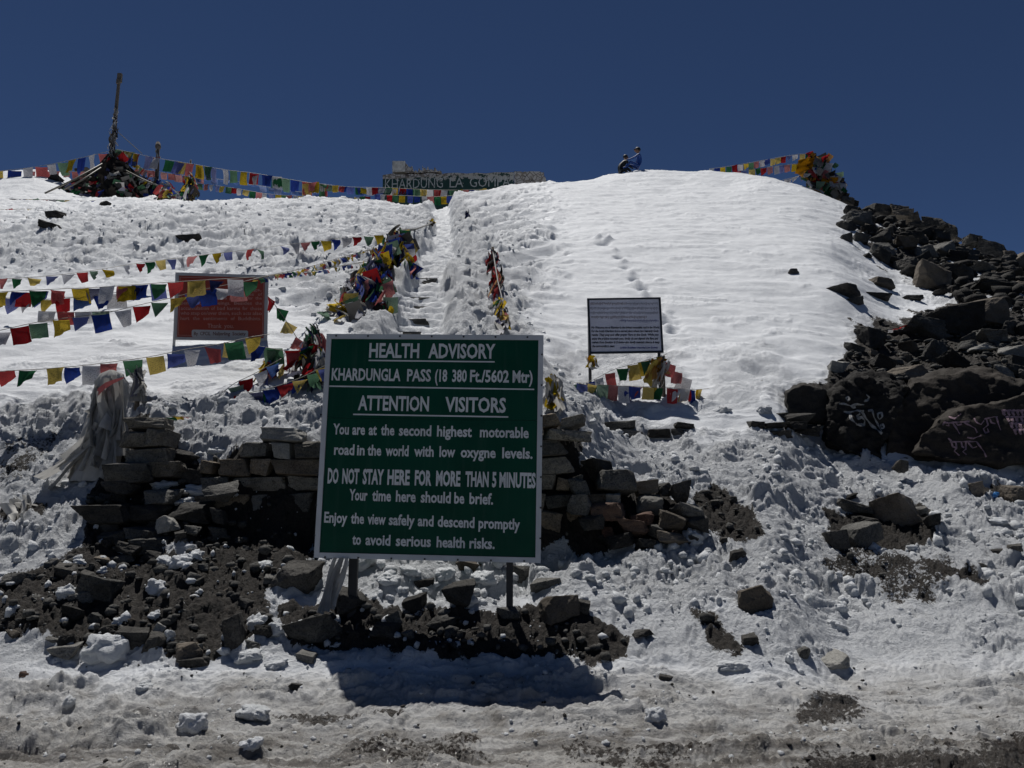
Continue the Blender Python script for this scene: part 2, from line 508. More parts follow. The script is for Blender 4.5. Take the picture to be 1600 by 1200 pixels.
ct = np.array(CT)
cA = ct[:, 0] / ct[:, 1] * FP
cL = np.log(ct[:, 1]) * 700
cE = (ct[:, 2] - EYE) / ct[:, 1]
D0 = np.sqrt((cA[:, None] - cA) ** 2 + (cL[:, None] - cL) ** 2 + 4.)
nC = len(ct)
Mx = np.zeros((nC + 3, nC + 3))
Mx[:nC, :nC] = D0 - np.eye(nC) * 3.
Pm = np.stack([np.ones(nC), cA / 1000, cL / 1000], 1)
Mx[:nC, nC:] = Pm; Mx[nC:, :nC] = Pm.T
wts = np.linalg.solve(Mx, np.concatenate([cE, np.zeros(3)]))
gA = np.arange(-2100, 2100.1, 10.); LN0, LN1 = math.log(2.6) * 700, math.log(75) * 700
gL = np.arange(LN0, LN1 + 4, 4.)
GA, GL = np.meshgrid(gA, gL)
GE = np.zeros(GA.size)
fa, fl = GA.ravel(), GL.ravel()
for i in range(0, fa.size, 20000):
    a = fa[i:i + 20000]; l = fl[i:i + 20000]
    d = np.sqrt((a[:, None] - cA) ** 2 + (l[:, None] - cL) ** 2 + 4.)
    GE[i:i + 20000] = d @ wts[:nC] + wts[nC] + wts[nC + 1] * a / 1000 + wts[nC + 2] * l / 1000
GE = GE.reshape(GA.shape)

def bil(G, a0, da, l0, dl, a, l):
    fx = np.clip((a - a0) / da, 0, G.shape[1] - 1.001); fy = np.clip((l - l0) / dl, 0, G.shape[0] - 1.001)
    ix = fx.astype(int); iy = fy.astype(int); fx = fx - ix; fy = fy - iy
    return (G[iy, ix] * (1 - fx) + G[iy, ix + 1] * fx) * (1 - fy) + (G[iy + 1, ix] * (1 - fx) + G[iy + 1, ix + 1] * fx) * fy

cols = np.concatenate([np.arange(-2100, -900, 24.), np.arange(-900, 900, 1.75), np.arange(900, 2101, 24.)])
rows = np.concatenate([np.exp(np.linspace(math.log(2.6), math.log(4.7), 40, endpoint=False)),
                       np.exp(np.linspace(math.log(4.7), math.log(13.), 660, endpoint=False)),
                       np.exp(np.linspace(math.log(13.), math.log(42.), 360, endpoint=False)),
                       np.exp(np.linspace(math.log(42.), math.log(75), 40))])
A2, Y2 = np.meshgrid(cols, rows)
X2 = A2 / FP * Y2
Z2 = EYE + Y2 * bil(GE, gA[0], 10., gL[0], 4., A2, np.log(Y2) * 700)
PX, PY = proj_np(X2, Y2, Z2)

def mask(poly, soft=12, wob=10, sc=.02, seed=3):
    xs = [p[0] for p in poly]; ys = [p[1] for p in poly]
    m = np.zeros(PX.shape)
    sel = (PX > min(xs) - 60) & (PX < max(xs) + 60) & (PY > min(ys) - 60) & (PY < max(ys) + 60)
    sd = poly_sd(PX[sel], PY[sel], poly)
    sd = sd + wob * fbm(X2[sel] * 1.7, Y2[sel] * 1.7, 4, seed)
    m[sel] = sstep(-soft, soft, sd)
    return m

SOIL = [
    (1.0, 8, [(-400, 905), (0, 905), (60, 890), (130, 855), (300, 862), (370, 830), (400, 790), (470, 830), (490, 870), (440, 890), (420, 930), (430, 985), (330, 1035), (250, 1020), (90, 1010), (0, 1000), (-400, 1000)]),
    (1.0, 7, [(440, 960), (520, 935), (600, 955), (700, 945), (800, 955), (870, 945), (920, 975), (990, 1000), (975, 1030), (930, 1045), (850, 1020), (700, 1030), (600, 1010), (520, 1025), (450, 1010)]),
    (1.0, 8, [(1330, 505), (1420, 500), (1480, 478), (1440, 440), (1390, 420), (1340, 385), (1330, 330), (1420, 290), (2300, 300), (2300, 700), (1290, 650), (1225, 612), (1290, 592), (1330, 545)]),
    (.66, 12, [(1285, 885), (1340, 860), (1420, 880), (1480, 890), (1510, 925), (1400, 945), (1330, 915)]),
    (.85, 8, [(1080, 955), (1120, 955), (1170, 1015), (1150, 1025), (1100, 1000)]),
    (1.0, 8, [(1080, 780), (1130, 765), (1165, 800), (1200, 855), (1120, 850), (1080, 830)]),
    (.72, 14, [(1170, 1210), (1280, 1178), (1400, 1180), (1640, 1150), (2400, 1120), (2400, 1400), (1170, 1400)]),
    (.66, 9, [(1240, 1108), (1330, 1100), (1370, 1122), (1330, 1138), (1260, 1128)]),
    (.7, 6, [(300, 1112), (420, 1118), (520, 1118), (640, 1126), (520, 1135), (380, 1126)]),
    (1.0, 5, [(135, 790), (170, 730), (200, 665), (275, 665), (285, 700), (330, 720), (380, 695), (500, 695), (500, 850), (300, 865), (130, 860)]),
    (1.0, 5, [(530, 700), (845, 660), (905, 665), (910, 735), (1000, 770), (1110, 800), (1080, 855), (960, 850), (870, 850), (530, 860)]),
    (.45, 10, [(0, 700), (100, 655), (115, 700), (60, 745), (0, 765)]),
    (.9, 6, [(0, 800), (30, 785), (70, 790), (60, 815), (0, 825)]),
    (.9, 5, [(1515, 760), (1560, 752), (1590, 775), (1540, 785)]),
    (1.0, 5, [(1290, 800), (1440, 790), (1460, 840), (1400, 875), (1310, 862)]),
    (.5, 8, [(600, 1150), (760, 1165), (780, 1190), (640, 1210), (560, 1190)]),
    (.55, 8, [(880, 1165), (1100, 1160), (1180, 1180), (1000, 1200), (880, 1190)]),
    (.8, 5, [(1440, 885), (1500, 900), (1560, 925), (1540, 935), (1450, 915)]),
]
soil = np.zeros(PX.shape)
for k, (v, sf, pl) in enumerate(SOIL): soil = np.maximum(soil, v * mask(pl, sf, 14, seed=3 + k))
# snow pockets among the upper rubble
up = mask([(1330, 300), (1700, 380), (1700, 520), (1420, 480), (1330, 420)], 15, 5)
soil -= up * sstep(-.1, .3, fbm(X2 * .9, Y2 * .9, 3, 91)) * .95
slush = sstep(1000, 1090, PY + 30 * fbm(X2 * .8, Y2 * .8, 3, 21)) * (.75 + .25 * sstep(1100, 1200, PY))
slush = np.maximum(slush, .16 * mask([(880, 850), (1700, 780), (1700, 1000), (880, 1000)], 60, 20))

rough = np.full(PX.shape, .05)
def rset(v, soft, poly, wob=20):
    global rough
    m = mask(poly, soft, wob)
    rough = rough * (1 - m) + v * m
rset(.55, 40, [(-500, 330), (0, 330), (180, 318), (700, 300), (800, 300), (850, 420), (800, 520), (560, 500), (300, 420), (0, 430), (-500, 440)])
rset(.12, 15, [(150, 300), (0, 280), (0, 360), (150, 330), (300, 322), (300, 312)], 5)
rset(.9, 20, [(560, 480), (610, 380), (640, 340), (720, 300), (760, 380), (820, 500), (850, 560), (880, 640), (500, 640)])
rset(1.0, 18, [(-900, 640), (0, 640), (150, 620), (500, 615), (880, 560), (960, 590), (960, 650), (1100, 690), (1240, 665), (1300, 700), (1420, 725), (1600, 740), (2500, 740), (2500, 930), (1600, 930), (1000, 950), (-900, 900)])
rset(.7, 20, [(-900, 930), (1000, 930), (2500, 900), (2500, 1040), (-900, 1040)])
rset(.22, 25, [(-900, 1040), (2500, 1040), (2500, 1400), (-900, 1400)])
rset(.55, 15, [(900, 530), (1060, 545), (1090, 620), (900, 620)])
rset(.35, 15, [(1120, 560), (1200, 540), (1260, 620), (1100, 640)])
rset(.6, 10, [(1330, 505), (1420, 500), (1480, 478), (1440, 440), (1390, 420), (1340, 385), (1330, 330), (1420, 290), (2300, 300), (2300, 700), (1290, 650), (1225, 612), (1290, 592), (1330, 545)])

near = sstep(16, 10, Y2)
YN = Y2 + Z2          # measured along the slope, so that lumps keep their shape on steep faces
WX = X2 + .22 * gnoise(X2 * 1.3, YN * 1.3, 150) + .07 * gnoise(X2 * 4.1, YN * 4.1, 151)
WY = YN + .22 * gnoise(X2 * 1.3 + 40, YN * 1.3, 160) + .07 * gnoise(X2 * 4.1 + 9, YN * 4.1, 161)
def domes(sc, seed, r=.62):
    f, rid = worley(WX * sc, WY * sc, seed)
    return np.sqrt(np.clip(1 - (f / r) ** 2, 0, 1)) * (.15 + .85 * rid ** 2)
snowm = 1 - sstep(.3, .7, soil)
clump = sstep(-.4, .35, fbm(X2 * .8, YN * .8, 3, 77))
rd_ = sstep(1030, 1080, PY)
dsp = .10 * fbm(X2 * .7, YN * .7, 4, 5) * (.3 + rough)
bl_ = billow(WX * 1.7, WY * 1.5, 4, 15, .52)
fine = billow(WX * 9., WY * 8., 4, 25, .62)
dsp += rough * (.05 + .12 * clump) * (bl_ - .5) * (.5 + .5 * snowm)
dsp += rough * clump * (.12 * domes(2.1, 1) + .10 * domes(4.6, 2) + .05 * domes(10, 3) - .06) * snowm
dsp += (rough + .24 * rd_) * .036 * (fine - .5) * (.35 + .85 * near) + rough * .010 * domes(18., 4) * near * (1 - rd_)
rg = 1 - np.abs(gnoise(WX * 2.3, WY * 2.3, 31)) * 2
dsp += rough * .03 * rg
dsp += .035 * soil * fbm(X2 * 6, YN * 6, 4, 41) + .03 * soil * domes(9., 6) + .02 * soil * fine
# trampled footprints on the left hill
hillp = mask([(-500, 330), (0, 330), (180, 318), (700, 310), (860, 290), (870, 420), (800, 520), (560, 500), (300, 420), (0, 430), (-500, 440)], 40, 20)
ft, rid = worley(WX * 2.0, WY * 1.2, 55)
dsp += hillp * (-.26 * sstep(.34, .14, ft) * (rid > .4) + .06 * sstep(.5, .38, ft) * (rid > .4))
tb = billow(WX * 1.0 + .4 * WY, WY * .9, 5, 95, .6)
dsp += hillp * .22 * fbm(X2 * .45, YN * .8, 3, 99)
dsp += hillp * .24 * (tb - .5) * sstep(-.3, .3, fbm(X2 * .35, YN * .35, 2, 97))
# wind ripples of the smooth slope
smooth = 1 - sstep(.1, .3, rough)
XW_ = X2 + .8 * gnoise(X2 * .35, YN * .35, 9)
dsp += smooth * .016 * fbm(XW_ * .7, YN * 1.6 + .5 * XW_, 4, 61)
dsp += smooth * .05 * fbm(XW_ * .35, YN * .45, 3, 66) + smooth * .05 * sstep(.25, .5, fbm(XW_ * .6 + 5, YN * 1.1, 4, 67)) * (.4 + fine * .5)
dsp += smooth * .010 * fbm(XW_ * 2.2, YN * 6. + XW_, 3, 63) * sstep(-.15, .4, fbm(X2 * .25, YN * .25, 3, 64))
# ruts and ridges of pushed slush along the road edge
rd = sstep(1030, 1080, PY)
rut = fbm(X2 * .5, Y2 * 3.2, 3, 71)
dsp += rd * (.045 * rut + .02 * fbm(X2 * .35, Y2 * 9., 3, 79) + .06 * sstep(.05, .4, rut) * domes(5, 12) + .006 * fine * sstep(-.3, .3, fbm(X2 * 1.1, Y2 * 2.2, 3, 72)))
RIDGE = [(40, 1102, 176, 1108, .07, .10), (95, 1092, 135, 1088, .06, .12), (-40, 1152, 240, 1150, .09, .11), (255, 1180, 395, 1178, .06, .09), (380, 1165, 560, 1172, .07, .06), (500, 1062, 960, 1094, .05, .05),
         (1290, 990, 1590, 1000, .16, .14), (940, 1086, 1090, 1092, .05, .05), (0, 1035, 180, 1045, .09, .06), (640, 1090, 960, 1112, .05, .04), (1080, 1100, 1250, 1108, .05, .04), (1480, 1090, 1640, 1100, .07, .06)]
for (ax, ay, bx, by, wd, hg) in RIDGE:
    A_, B_ = [(lambda d_: (d_.x / d_.z * -EYE, d_.y / d_.z * -EYE))(ray_dir(*q_)) for q_ in ((ax, ay), (bx, by))]
    if ay < 1050: A_ = (A_[0] * .90, A_[1] * .90); B_ = (B_[0] * .90, B_[1] * .90)
    ex, ey = B_[0] - A_[0], B_[1] - A_[1]
    s2 = (Y2 < 9) & (np.abs(A2) < 1000)
    xx, yy = X2[s2], Y2[s2]
    t_ = np.clip(((xx - A_[0]) * ex + (yy - A_[1]) * ey) / (ex * ex + ey * ey), 0, 1)
    dd = np.hypot(xx - A_[0] - ex * t_, yy - A_[1] - ey * t_) + .06 * fbm(xx * 5, yy * 5, 3, int(bx))
    dsp[s2] += hg * sstep(wd * 1.7, wd * .2, dd) * (.45 + .5 * bl_[s2] + .12 * fine[s2])
# path: trench with steps
PC = [(640, 600, 62), (645, 540, 58), (655, 500, 52), (665, 450, 42), (682, 405, 33), (690, 370, 27), (692, 340, 22), (690, 318, 18), (688, 300, 16)]
pyv = np.array([p[1] for p in PC])[::-1]; pxv = np.array([p[0] for p in PC])[::-1]; pwv = np.array([p[2] for p in PC])[::-1]
cx = np.interp(PY, pyv, pxv); hw = np.interp(PY, pyv, pwv)
u_ = np.abs(PX - cx - hw * .45 * fbm(X2 * .9, YN * .35, 3, 88)) / (hw * .95)
vert = sstep(640, 560, PY) * sstep(39.5, 37.5, Y2)
tr = sstep(1.05, .55, u_ + .12 * fbm(X2 * 2, Y2 * 2, 3, 81)) * vert
bank = sstep(2.2, 1.2, u_) * (1 - sstep(1.2, .9, u_)) * vert
Z2 = Z2 + dsp * (1 - .85 * tr) + bank * .10 * clump
Zp = Z2 - .24 * tr
q = .25
Zc = Zp + .10 * np.clip(u_, 0, 1.2) ** 2 + .05 * fbm(X2 * 1.2, YN * .8, 2, 203)
fr = Zc / q - np.floor(Zc / q)
Zs = (np.floor(Zc / q) + sstep(.70, 1., fr)) * q - (Zc - Zp)
rough = rough * (1 - .7 * tr)
Z2 = Zp * (1 - tr * .95) + Zs * tr * .95 + .06 * tr * fbm(X2 * 2.5, YN * 2.5, 4, 201)
# single dents and lumps: (px, py, radius m, height m)
DENT = [(960, 533, .30, -.22), (975, 523, .25, .12), (1040, 541, .18, -.12), (1160, 600, .35, -.2), (1185, 575, .3, -.15), (1200, 560, .25, .08), (1150, 617, .3, .1), (1215, 585, .25, -.12), (1230, 550, .25, -.1), (1170, 563, .25, .1),
        (1040, 300, .5, -.12), (935, 372, .16, .20), (950, 376, .16, .2), (942, 380, .22, -.30), (956, 383, .18, -.25), (870, 545, .5, .2), (880, 560, .4, -.2), (1045, 555, .25, -.14),
        (735, 442, .6, -.18), (1320, 455, .7, -.2), (1290, 460, .8, .1), (1350, 398, .9, .2), (1380, 412, 1., .22), (1330, 412, .8, -.2)]
for i in range(16): DENT.append((962 + i * 6 + random.uniform(-3, 3), 392 + i * 8.5, .13, -.26 if i % 2 else .10))
for i in range(7): DENT.append((1050 + i * 3 + random.uniform(-3, 3), 490 + i * 5, .1, -.06))
BPX, BPY = PX, PY
for (dx, dy, r, hgt) in DENT:
    sel = (np.abs(BPX - dx) < 30) & (np.abs(BPY - dy) < 30)
    if not sel.any(): continue
    k = np.argmin((BPX[sel] - dx) ** 2 + (BPY[sel] - dy) ** 2)
    x0 = X2[sel][k]; y0 = Y2[sel][k]
    s2 = (np.abs(X2 - x0) < 3 * r) & (np.abs(Y2 - y0) < 3 * r)
    dd = ((X2[s2] - x0) ** 2 + (Y2[s2] - y0) ** 2) / r ** 2
    Z2[s2] += hgt * np.exp(-dd * 1.5)
# wind scoop under the crest
sc_ = sstep(10, 2, np.abs(PY - (300 - (PX - 830) * .16))) * sstep(810, 870, PX) * sstep(985, 930, PX)
PX, PY = proj_np(X2, Y2, Z2)
nr, ncl = X2.shape
idx = np.arange(nr * ncl).reshape(nr, ncl)
fc = np.stack([idx[:-1, :-1], idx[:-1, 1:], idx[1:, 1:], idx[1:, :-1]], -1).reshape(-1, 4)
me = np_mesh('snow_slope', np.stack([X2, Y2, Z2], -1).reshape(-1, 3), fc, True, M_GROUND)
for nm, arr in (('soil', soil), ('slush', slush), ('rough', rough)):
    at_ = me.attributes.new(nm, 'FLOAT', 'POINT')
    at_.data.foreach_set('value', np.clip(arr, 0, 1).astype(np.float32).ravel())
gr = bpy.data.objects.new('ground', me); COL.objects.link(gr)
tag(gr, 'snow covered hillside with trampled stairs and icy road edge below', kind='structure')
# far ground out to the horizon, lower than the pass
far = MB()
R1, R2, n_ = 60., 2500., 48
ring = []
for rr, zz in ((1.2, -.02), (2.5, -.03), (R1 * .6, -1.5), (R1, -4.), (300, -40), (R2, -120)):
    ring.append([(rr * math.cos(2 * PI * k / n_), rr * math.sin(2 * PI * k / n_), zz) for k in range(n_)])
far.v = [p for r_ in ring for p in r_]
for i in range(len(ring) - 1):
    for k in range(n_):
        far.f.append((i * n_ + k, i * n_ + (k + 1) % n_, (i + 1) * n_ + (k + 1) % n_, (i + 1) * n_ + k))
far.f.append(tuple(range(n_))[::-1])
fo = part('terrain', far.mesh('terrain', M_ROCKD), None)
tag(fo, 'lower ground around the pass falling away on every side', kind='structure')
# near road sheet round the camera
road = MB(); road.box((0, 0, -.02), (14, 5.6, .02))
ro = part('road', road.mesh('road', plain('packed_ice', (.35, .34, .32), rough=.4, nscale=3)), None)
tag(ro, 'packed icy road on top of the pass', kind='structure')

LNR = np.log(rows)
def ground_z(x, y):
    a = x / y * FP
    r = np.interp(math.log(max(y, 2.61)), LNR, np.arange(nr)); c = np.interp(a, cols, np.arange(ncl))
    i, j = min(int(r), nr - 2), min(int(c), ncl - 2); fr_, fc_ = r - i, c - j
    return float((Z2[i, j] * (1 - fc_) + Z2[i, j + 1] * fc_) * (1 - fr_) + (Z2[i + 1, j] * (1 - fc_) + Z2[i + 1, j + 1] * fc_) * fr_)

def hit(px, py, ymax=60):
    d = ray_dir(px, py)
    Y = 3.0
    while Y < ymax:
        t = Y / d.y
        if EYE + t * d.z <= ground_z(d.x * t, Y):
            break
        Y *= 1.004
    t = Y / d.y
    return Vector((d.x * t, Y, EYE + t * d.z))

# ------------------------------------------------------------------ rock prototypes
def ico(sub):
    bm = bmesh.new(); bmesh.ops.create_icosphere(bm, subdivisions=sub, radius=1)
    v = np.array([x.co[:] for x in bm.verts]); f = np.array([[y.index for y in x.verts] for x in bm.faces]); bm.free()
    return v, f
ICO = {k: ico(k) for k in (1, 2, 3, 4, 5)}

def rock_mesh(seed, cuts=4, boxy=.7, extra=5, amp=.02, jit=.16):
    """angular block: hull of jittered corners, broken edges kept sharp, faces roughened"""
    rg_ = np.random.RandomState(seed)
    bm = bmesh.new()
    for sx in (-1, 1):
        for sy in (-1, 1):
            for sz in (-1, 1):
                k = 1 - (1 - boxy) * rg_.uniform(0, .75)
                p = np.array((sx, sy, sz)) * .5 * k + rg_.uniform(-jit, jit, 3)
                bm.verts.new(p)
                if rg_.uniform() < .5:   # knocked off corner
                    bm.verts.new(p * rg_.uniform(.6, 1., 3) + rg_.uniform(-.05, .05, 3))
    for _ in range(extra):
        n = rg_.normal(size=3); n /= np.linalg.norm(n); bm.verts.new(n * rg_.uniform(.45, .62))
    bmesh.ops.convex_hull(bm, input=bm.verts[:])
    bmesh.ops.delete(bm, geom=[v for v in bm.verts if not v.link_faces], context='VERTS')
    bmesh.ops.dissolve_limit(bm, angle_limit=math.radians(9), verts=bm.verts[:], edges=bm.edges[:])
    bmesh.ops.bevel(bm, geom=bm.edges[:], offset=.022, segments=1, affect='EDGES', clamp_overlap=True)
    bmesh.ops.triangulate(bm, faces=bm.faces[:])
    for it in range(cuts):
        lim = (.34, .22, .15, .10)[it]
        es = [e for e in bm.edges if e.calc_length() > lim]
        if es: bmesh.ops.subdivide_edges(bm, edges=es, cuts=1, use_grid_fill=False)
        bmesh.ops.triangulate(bm, faces=bm.faces[:])
    off = Vector(rg_.uniform(0, 50, 3))
    bm.normal_update()
    for v in bm.verts:
        k = noise.fractal(v.co * 2.6 + off, 1.0, 2.0, 5) * amp * 1.6 - abs(noise.noise(v.co * 6 + off)) * amp * 1.2
        v.co += v.normal * k
    me_ = bpy.data.meshes.new('rock'); bm.to_mesh(me_); bm.free()
    v = np.empty(len(me_.vertices) * 3); me_.vertices.foreach_get('co', v); v = v.reshape(-1, 3)
    lo, hi = v.min(0), v.max(0); v = (v - (lo + hi) / 2) / (hi - lo); me_.vertices.foreach_set('co', v.ravel())
    me_.update()
    return me_

def lump_mesh(seed, sub=4):
    rg_ = np.random.RandomState(seed); off = Vector(rg_.uniform(0, 50, 3)); v, f = ICO[sub]; v = v.copy()
    for _ in range(3):
        n = rg_.normal(size=3); n /= np.linalg.norm(n); s = v @ n - rg_.uniform(.5, .8); v = v - np.where(s > 0, s, 0)[:, None] * n * .8
    for i in range(len(v)):
        p = Vector(v[i]); k = 0; a = .34; fr_ = 1.1
        for o in range(5):
            k += a * (abs(noise.noise(p * fr_ + off)) * 2 - .45); a *= .52; fr_ *= 2.1
        v[i] += np.array(p.normalized()) * k * .8
    lo, hi = v.min(0), v.max(0); v = (v - (lo + hi) / 2) / (hi - lo)
    return np_mesh('snow_chunk', v, f, True)

ROCKS = [rock_mesh(100 + i, 4, boxy=(.1, .45, .7)[i % 3], extra=(8, 11, 6)[i % 3], jit=.2, amp=.026) for i in range(22)]
STONES = [rock_mesh(200 + i, 3, boxy=.75, extra=4, jit=.12, amp=.024) for i in range(16)]
LUMPS = [lump_mesh(300 + i) for i in range(8)]
for m_ in ROCKS + STONES + LUMPS: m_.materials.append(M_ROCK)

def rot_rand(a=.25):
    return Euler((random.uniform(-a, a), random.uniform(-a, a), random.uniform(-PI, PI))).to_matrix().to_4x4()

RI = [0]
def place_px(me_, cx, cy, w_, h_, Yo=None, sink=.15, depth=None, tilt=.12, yaw=None, roll=None):
    """matrix that sits a unit rock at pixel centre with pixel size on the ground"""
    if Yo is None:
        g = hit(cx, cy + h_ * .38)
        Y = g.y
    else: Y = Yo
    s = px_size(Y, cy)
    c = at(cx, cy, Y)
    dm = depth if depth else (w_ + h_) * .5 * s
    c.y += dm * .25 if Yo is None else 0
    W = w_ * s; H = h_ * s
    yaw_ = random.choice((0, PI)) + random.uniform(-.35, .35) if yaw is None else yaw
    rl = random.uniform(-tilt, tilt) if roll is None else roll
    R = Euler((random.uniform(-tilt, tilt), rl, 0)).to_matrix().to_4x4() @ Matrix.Diagonal((W, dm, H, 1)) @ Matrix.Rotation(yaw_, 4, 'Z')
    return Matrix.Translation(c) @ R

def rock(cx, cy, w_, h_, label, mat=M_ROCK, pool=None, name='rock', group=None, **kw):
    pool = pool or ROCKS
    RI[0] += 1
    me_ = pool[(RI[0] * 7) % len(pool)]
    o = bpy.data.objects.new(name, me_); COL.objects.link(o)
    o.matrix_world = place_px(me_, cx, cy, w_, h_, **kw)
    o.material_slots[0].link = 'OBJECT'; o.material_slots[0].material = mat
    return tag(o, label, 'snow chunk' if name == 'snow_chunk' else name, group)

# ------------------------------------------------------------------ stuff scatters
def scatter(name, label, polys, n, smin, smax, mat, sub=1, seed=1, flat=.7, rough_=.3, power=2.5, avoid_soil=None, sink=.2, sharp=False):
    rs = np.random.RandomState(seed)
    v0, f0 = ICO[sub] if sub else (None, None)
    tv = []
    for k in range(6):
        v = v0 * (1 + rs.uniform(-rough_, rough_, (len(v0), 1)))
        for _ in range(5 if sharp else 0):
            nn = rs.normal(size=3); nn /= np.linalg.norm(nn)
            s = v @ nn - .65; v = v - np.where(s > 0, s, 0)[:, None] * nn
        tv.append(v)
    VV, FF = [], []; base = 0
    sel = np.zeros(PX.shape, bool)
    if not sharp: rough_ = .7; flat = .95
    for pl in polys:
        xs = [p[0] for p in pl]; ys = [p[1] for p in pl]
        s_ = (PX > min(xs)) & (PX < max(xs)) & (PY > min(ys)) & (PY < max(ys))
        sd = poly_sd(PX[s_], PY[s_], pl); t_ = np.zeros(PX.shape, bool); t_[s_] = sd > 0; sel |= t_
    if avoid_soil == 'snow': sel &= soil < .4
    if avoid_soil == 'soil': sel &= soil > .5
    ids = np.flatnonzero(sel.ravel())
    if len(ids) == 0: return
    pick = rs.choice(ids, n)
    cl = fbm(X2.ravel()[pick] * 1.5, Y2.ravel()[pick] * 1.5, 3, seed + 9)
    for q_, i in enumerate(pick):
        if cl[q_] < rs.uniform(-.6, .25): continue
        x, y, z = X2.ravel()[i], Y2.ravel()[i], Z2.ravel()[i]
        s = smin + (smax - smin) * rs.uniform() ** power
        R = np.array(Euler(rs.uniform(-PI, PI, 3)).to_matrix())
        v = (tv[rs.randint(6)] @ R.T) * s * rs.uniform(.6, 1.3, 3) * (1, 1, flat)
        v = v + (x + rs.uniform(-.02, .02), y, z + s * (1 - sink) * .5)
        VV.append(v); FF.append(f0 + base); base += len(v0)
    me_ = np_mesh(name, np.concatenate(VV), np.concatenate(FF), not sharp, mat)
    o = bpy.data.objects.new(name, me_); COL.objects.link(o)
    return tag(o, label, kind='stuff')

P_ROUGH = [(-100, 640), (150, 620), (500, 615), (880, 560), (960, 590), (960, 650), (1100, 690), (1240, 665), (1300, 700), (1420, 725), (1700, 740), (1700, 960), (1000, 960), (-100, 900)]
scatter('snow_clods', 'broken clods of trampled snow littering the slope', [P_ROUGH], 2400, .015, .085, M_CHUNK, 1, 1, avoid_soil='snow', power=3., sink=.9)
scatter('snow_crumbs', 'loose crumbs of snow along the road edge', [[(-100, 900), (1700, 950), (1700, 1190), (-100, 1190)]], 1500, .006, .028, M_CHUNK, 1, 2, avoid_soil='snow', power=4., sink=.9)
scatter('snow_crumbs', 'small clods of snow kicked up beside the stairs', [[(-100, 330), (560, 305), (600, 420), (560, 520), (300, 420), (-100, 430)], [(720, 310), (850, 420), (860, 560), (740, 560), (715, 400)]], 1500, .02, .09, M_CHUNK, 1, 3, power=3., sink=.8)
scatter('snow_crumbs', 'bits of snow fallen on the dark soil', [SOIL[0][2], SOIL[1][2], SOIL[9][2]], 420, .008, .06, M_CHUNK, 1, 4, power=3.)
scatter('gravel', 'loose grey gravel on the dark soil below the wall', [SOIL[0][2], SOIL[1][2], SOIL[9][2], SOIL[3][2], SOIL[4][2], SOIL[5][2], SOIL[14][2]], 2300, .006, .085, M_ROCK, 1, 5, avoid_soil='soil', power=5., sharp=True)
scatter('gravel', 'loose dark scree on the slope above the painted boulder', [SOIL[2][2]], 7500, .02, .15, M_ROCK, 1, 6, avoid_soil='soil', power=4., flat=.5, sharp=True)
scatter('rubble', 'smaller angular rubble filling the field below the right skyline', [[(1330, 330), (1400, 325), (1640, 400), (1640, 500), (1480, 470), (1400, 420)]], 700, .08, .34, M_ROCKD, 1, 8, power=1.6, sharp=True)
scatter('gravel', 'small stones frozen into the icy road', [[(-100, 1040), (1700, 1040), (1700, 1200), (-100, 1200)]], 400, .006, .025, M_ROCKD, 1, 7, power=3., sharp=True)
# ------------------------------------------------------------------ sign boards
def fit_rect(corners, Wd, Y0):
    """pose of an upright board of width Wd whose corners are seen at the pixels TL TR BR BL"""
    cs = np.array(corners, float)
    tl = at(*corners[0], Y0)
    p = np.array([tl.x, Y0, tl.z, 0., 0., 0., Wd])
    def pts(p):
        R = np.array(Euler((p[4], p[5], p[3])).to_matrix())
        r, u = R @ np.array([1, 0, 0]), R @ np.array([0, 0, 1])
        o = p[:3]
        return np.array([o, o + r * Wd, o + r * Wd - u * p[6], o - u * p[6]]), R
    def res(p):
        P, _ = pts(p)
        x, y = proj_np(P[:, 0], P[:, 1], P[:, 2])
        return np.concatenate([x - cs[:, 0], y - cs[:, 1], [p[3] * 12, p[4] * 25, p[5] * 3]])
    for _ in range(40):
        r0 = res(p); J = np.zeros((len(r0), 7))
        for i in range(7):
            q = p.copy(); q[i] += 1e-4; J[:, i] = (res(q) - r0) / 1e-4
        p = p - np.linalg.lstsq(J, r0, rcond=None)[0]
    _, R = pts(p)
    M = Matrix(R.tolist()).to_4x4(); M.translation = Vector(p[:3])
    return M, Wd, p[6]

class Board:
    def __init__(s, corners, Wd, Y0):
        s.M, s.W, s.H = fit_rect(corners, Wd, Y0); s.Mi = s.M.inverted()
        s.n = (s.M.to_3x3() @ Vector((0, -1, 0)))
    def loc(s, px, py):
        d = ray_dir(px, py); o = Vector((0, 0, EYE))
        t = (s.M.translation - o).dot(s.n) / d.dot(s.n)
        p = s.Mi @ (o + d * t)
        return p.x, p.z

def text_verts(txt, bold=0., shear=0.):
    cu = bpy.data.curves.new('t', 'FONT'); cu.body = txt; cu.resolution_u = 2; cu.offset = bold; cu.shear = shear
    o = bpy.data.objects.new('t', cu); COL.objects.link(o)
    dg = bpy.context.evaluated_depsgraph_get()
    m = bpy.data.meshes.new_from_object(o.evaluated_get(dg))
    v = np.array([q.co[:2] for q in m.vertices]); f = [tuple(q.vertices) for q in m.polygons]
    bpy.data.objects.remove(o); bpy.data.curves.remove(cu); bpy.data.meshes.remove(m)
    return v, f
def cap_h(): 
    v, _ = text_verts('H'); return v[:, 1].max()
CAPH = cap_h()

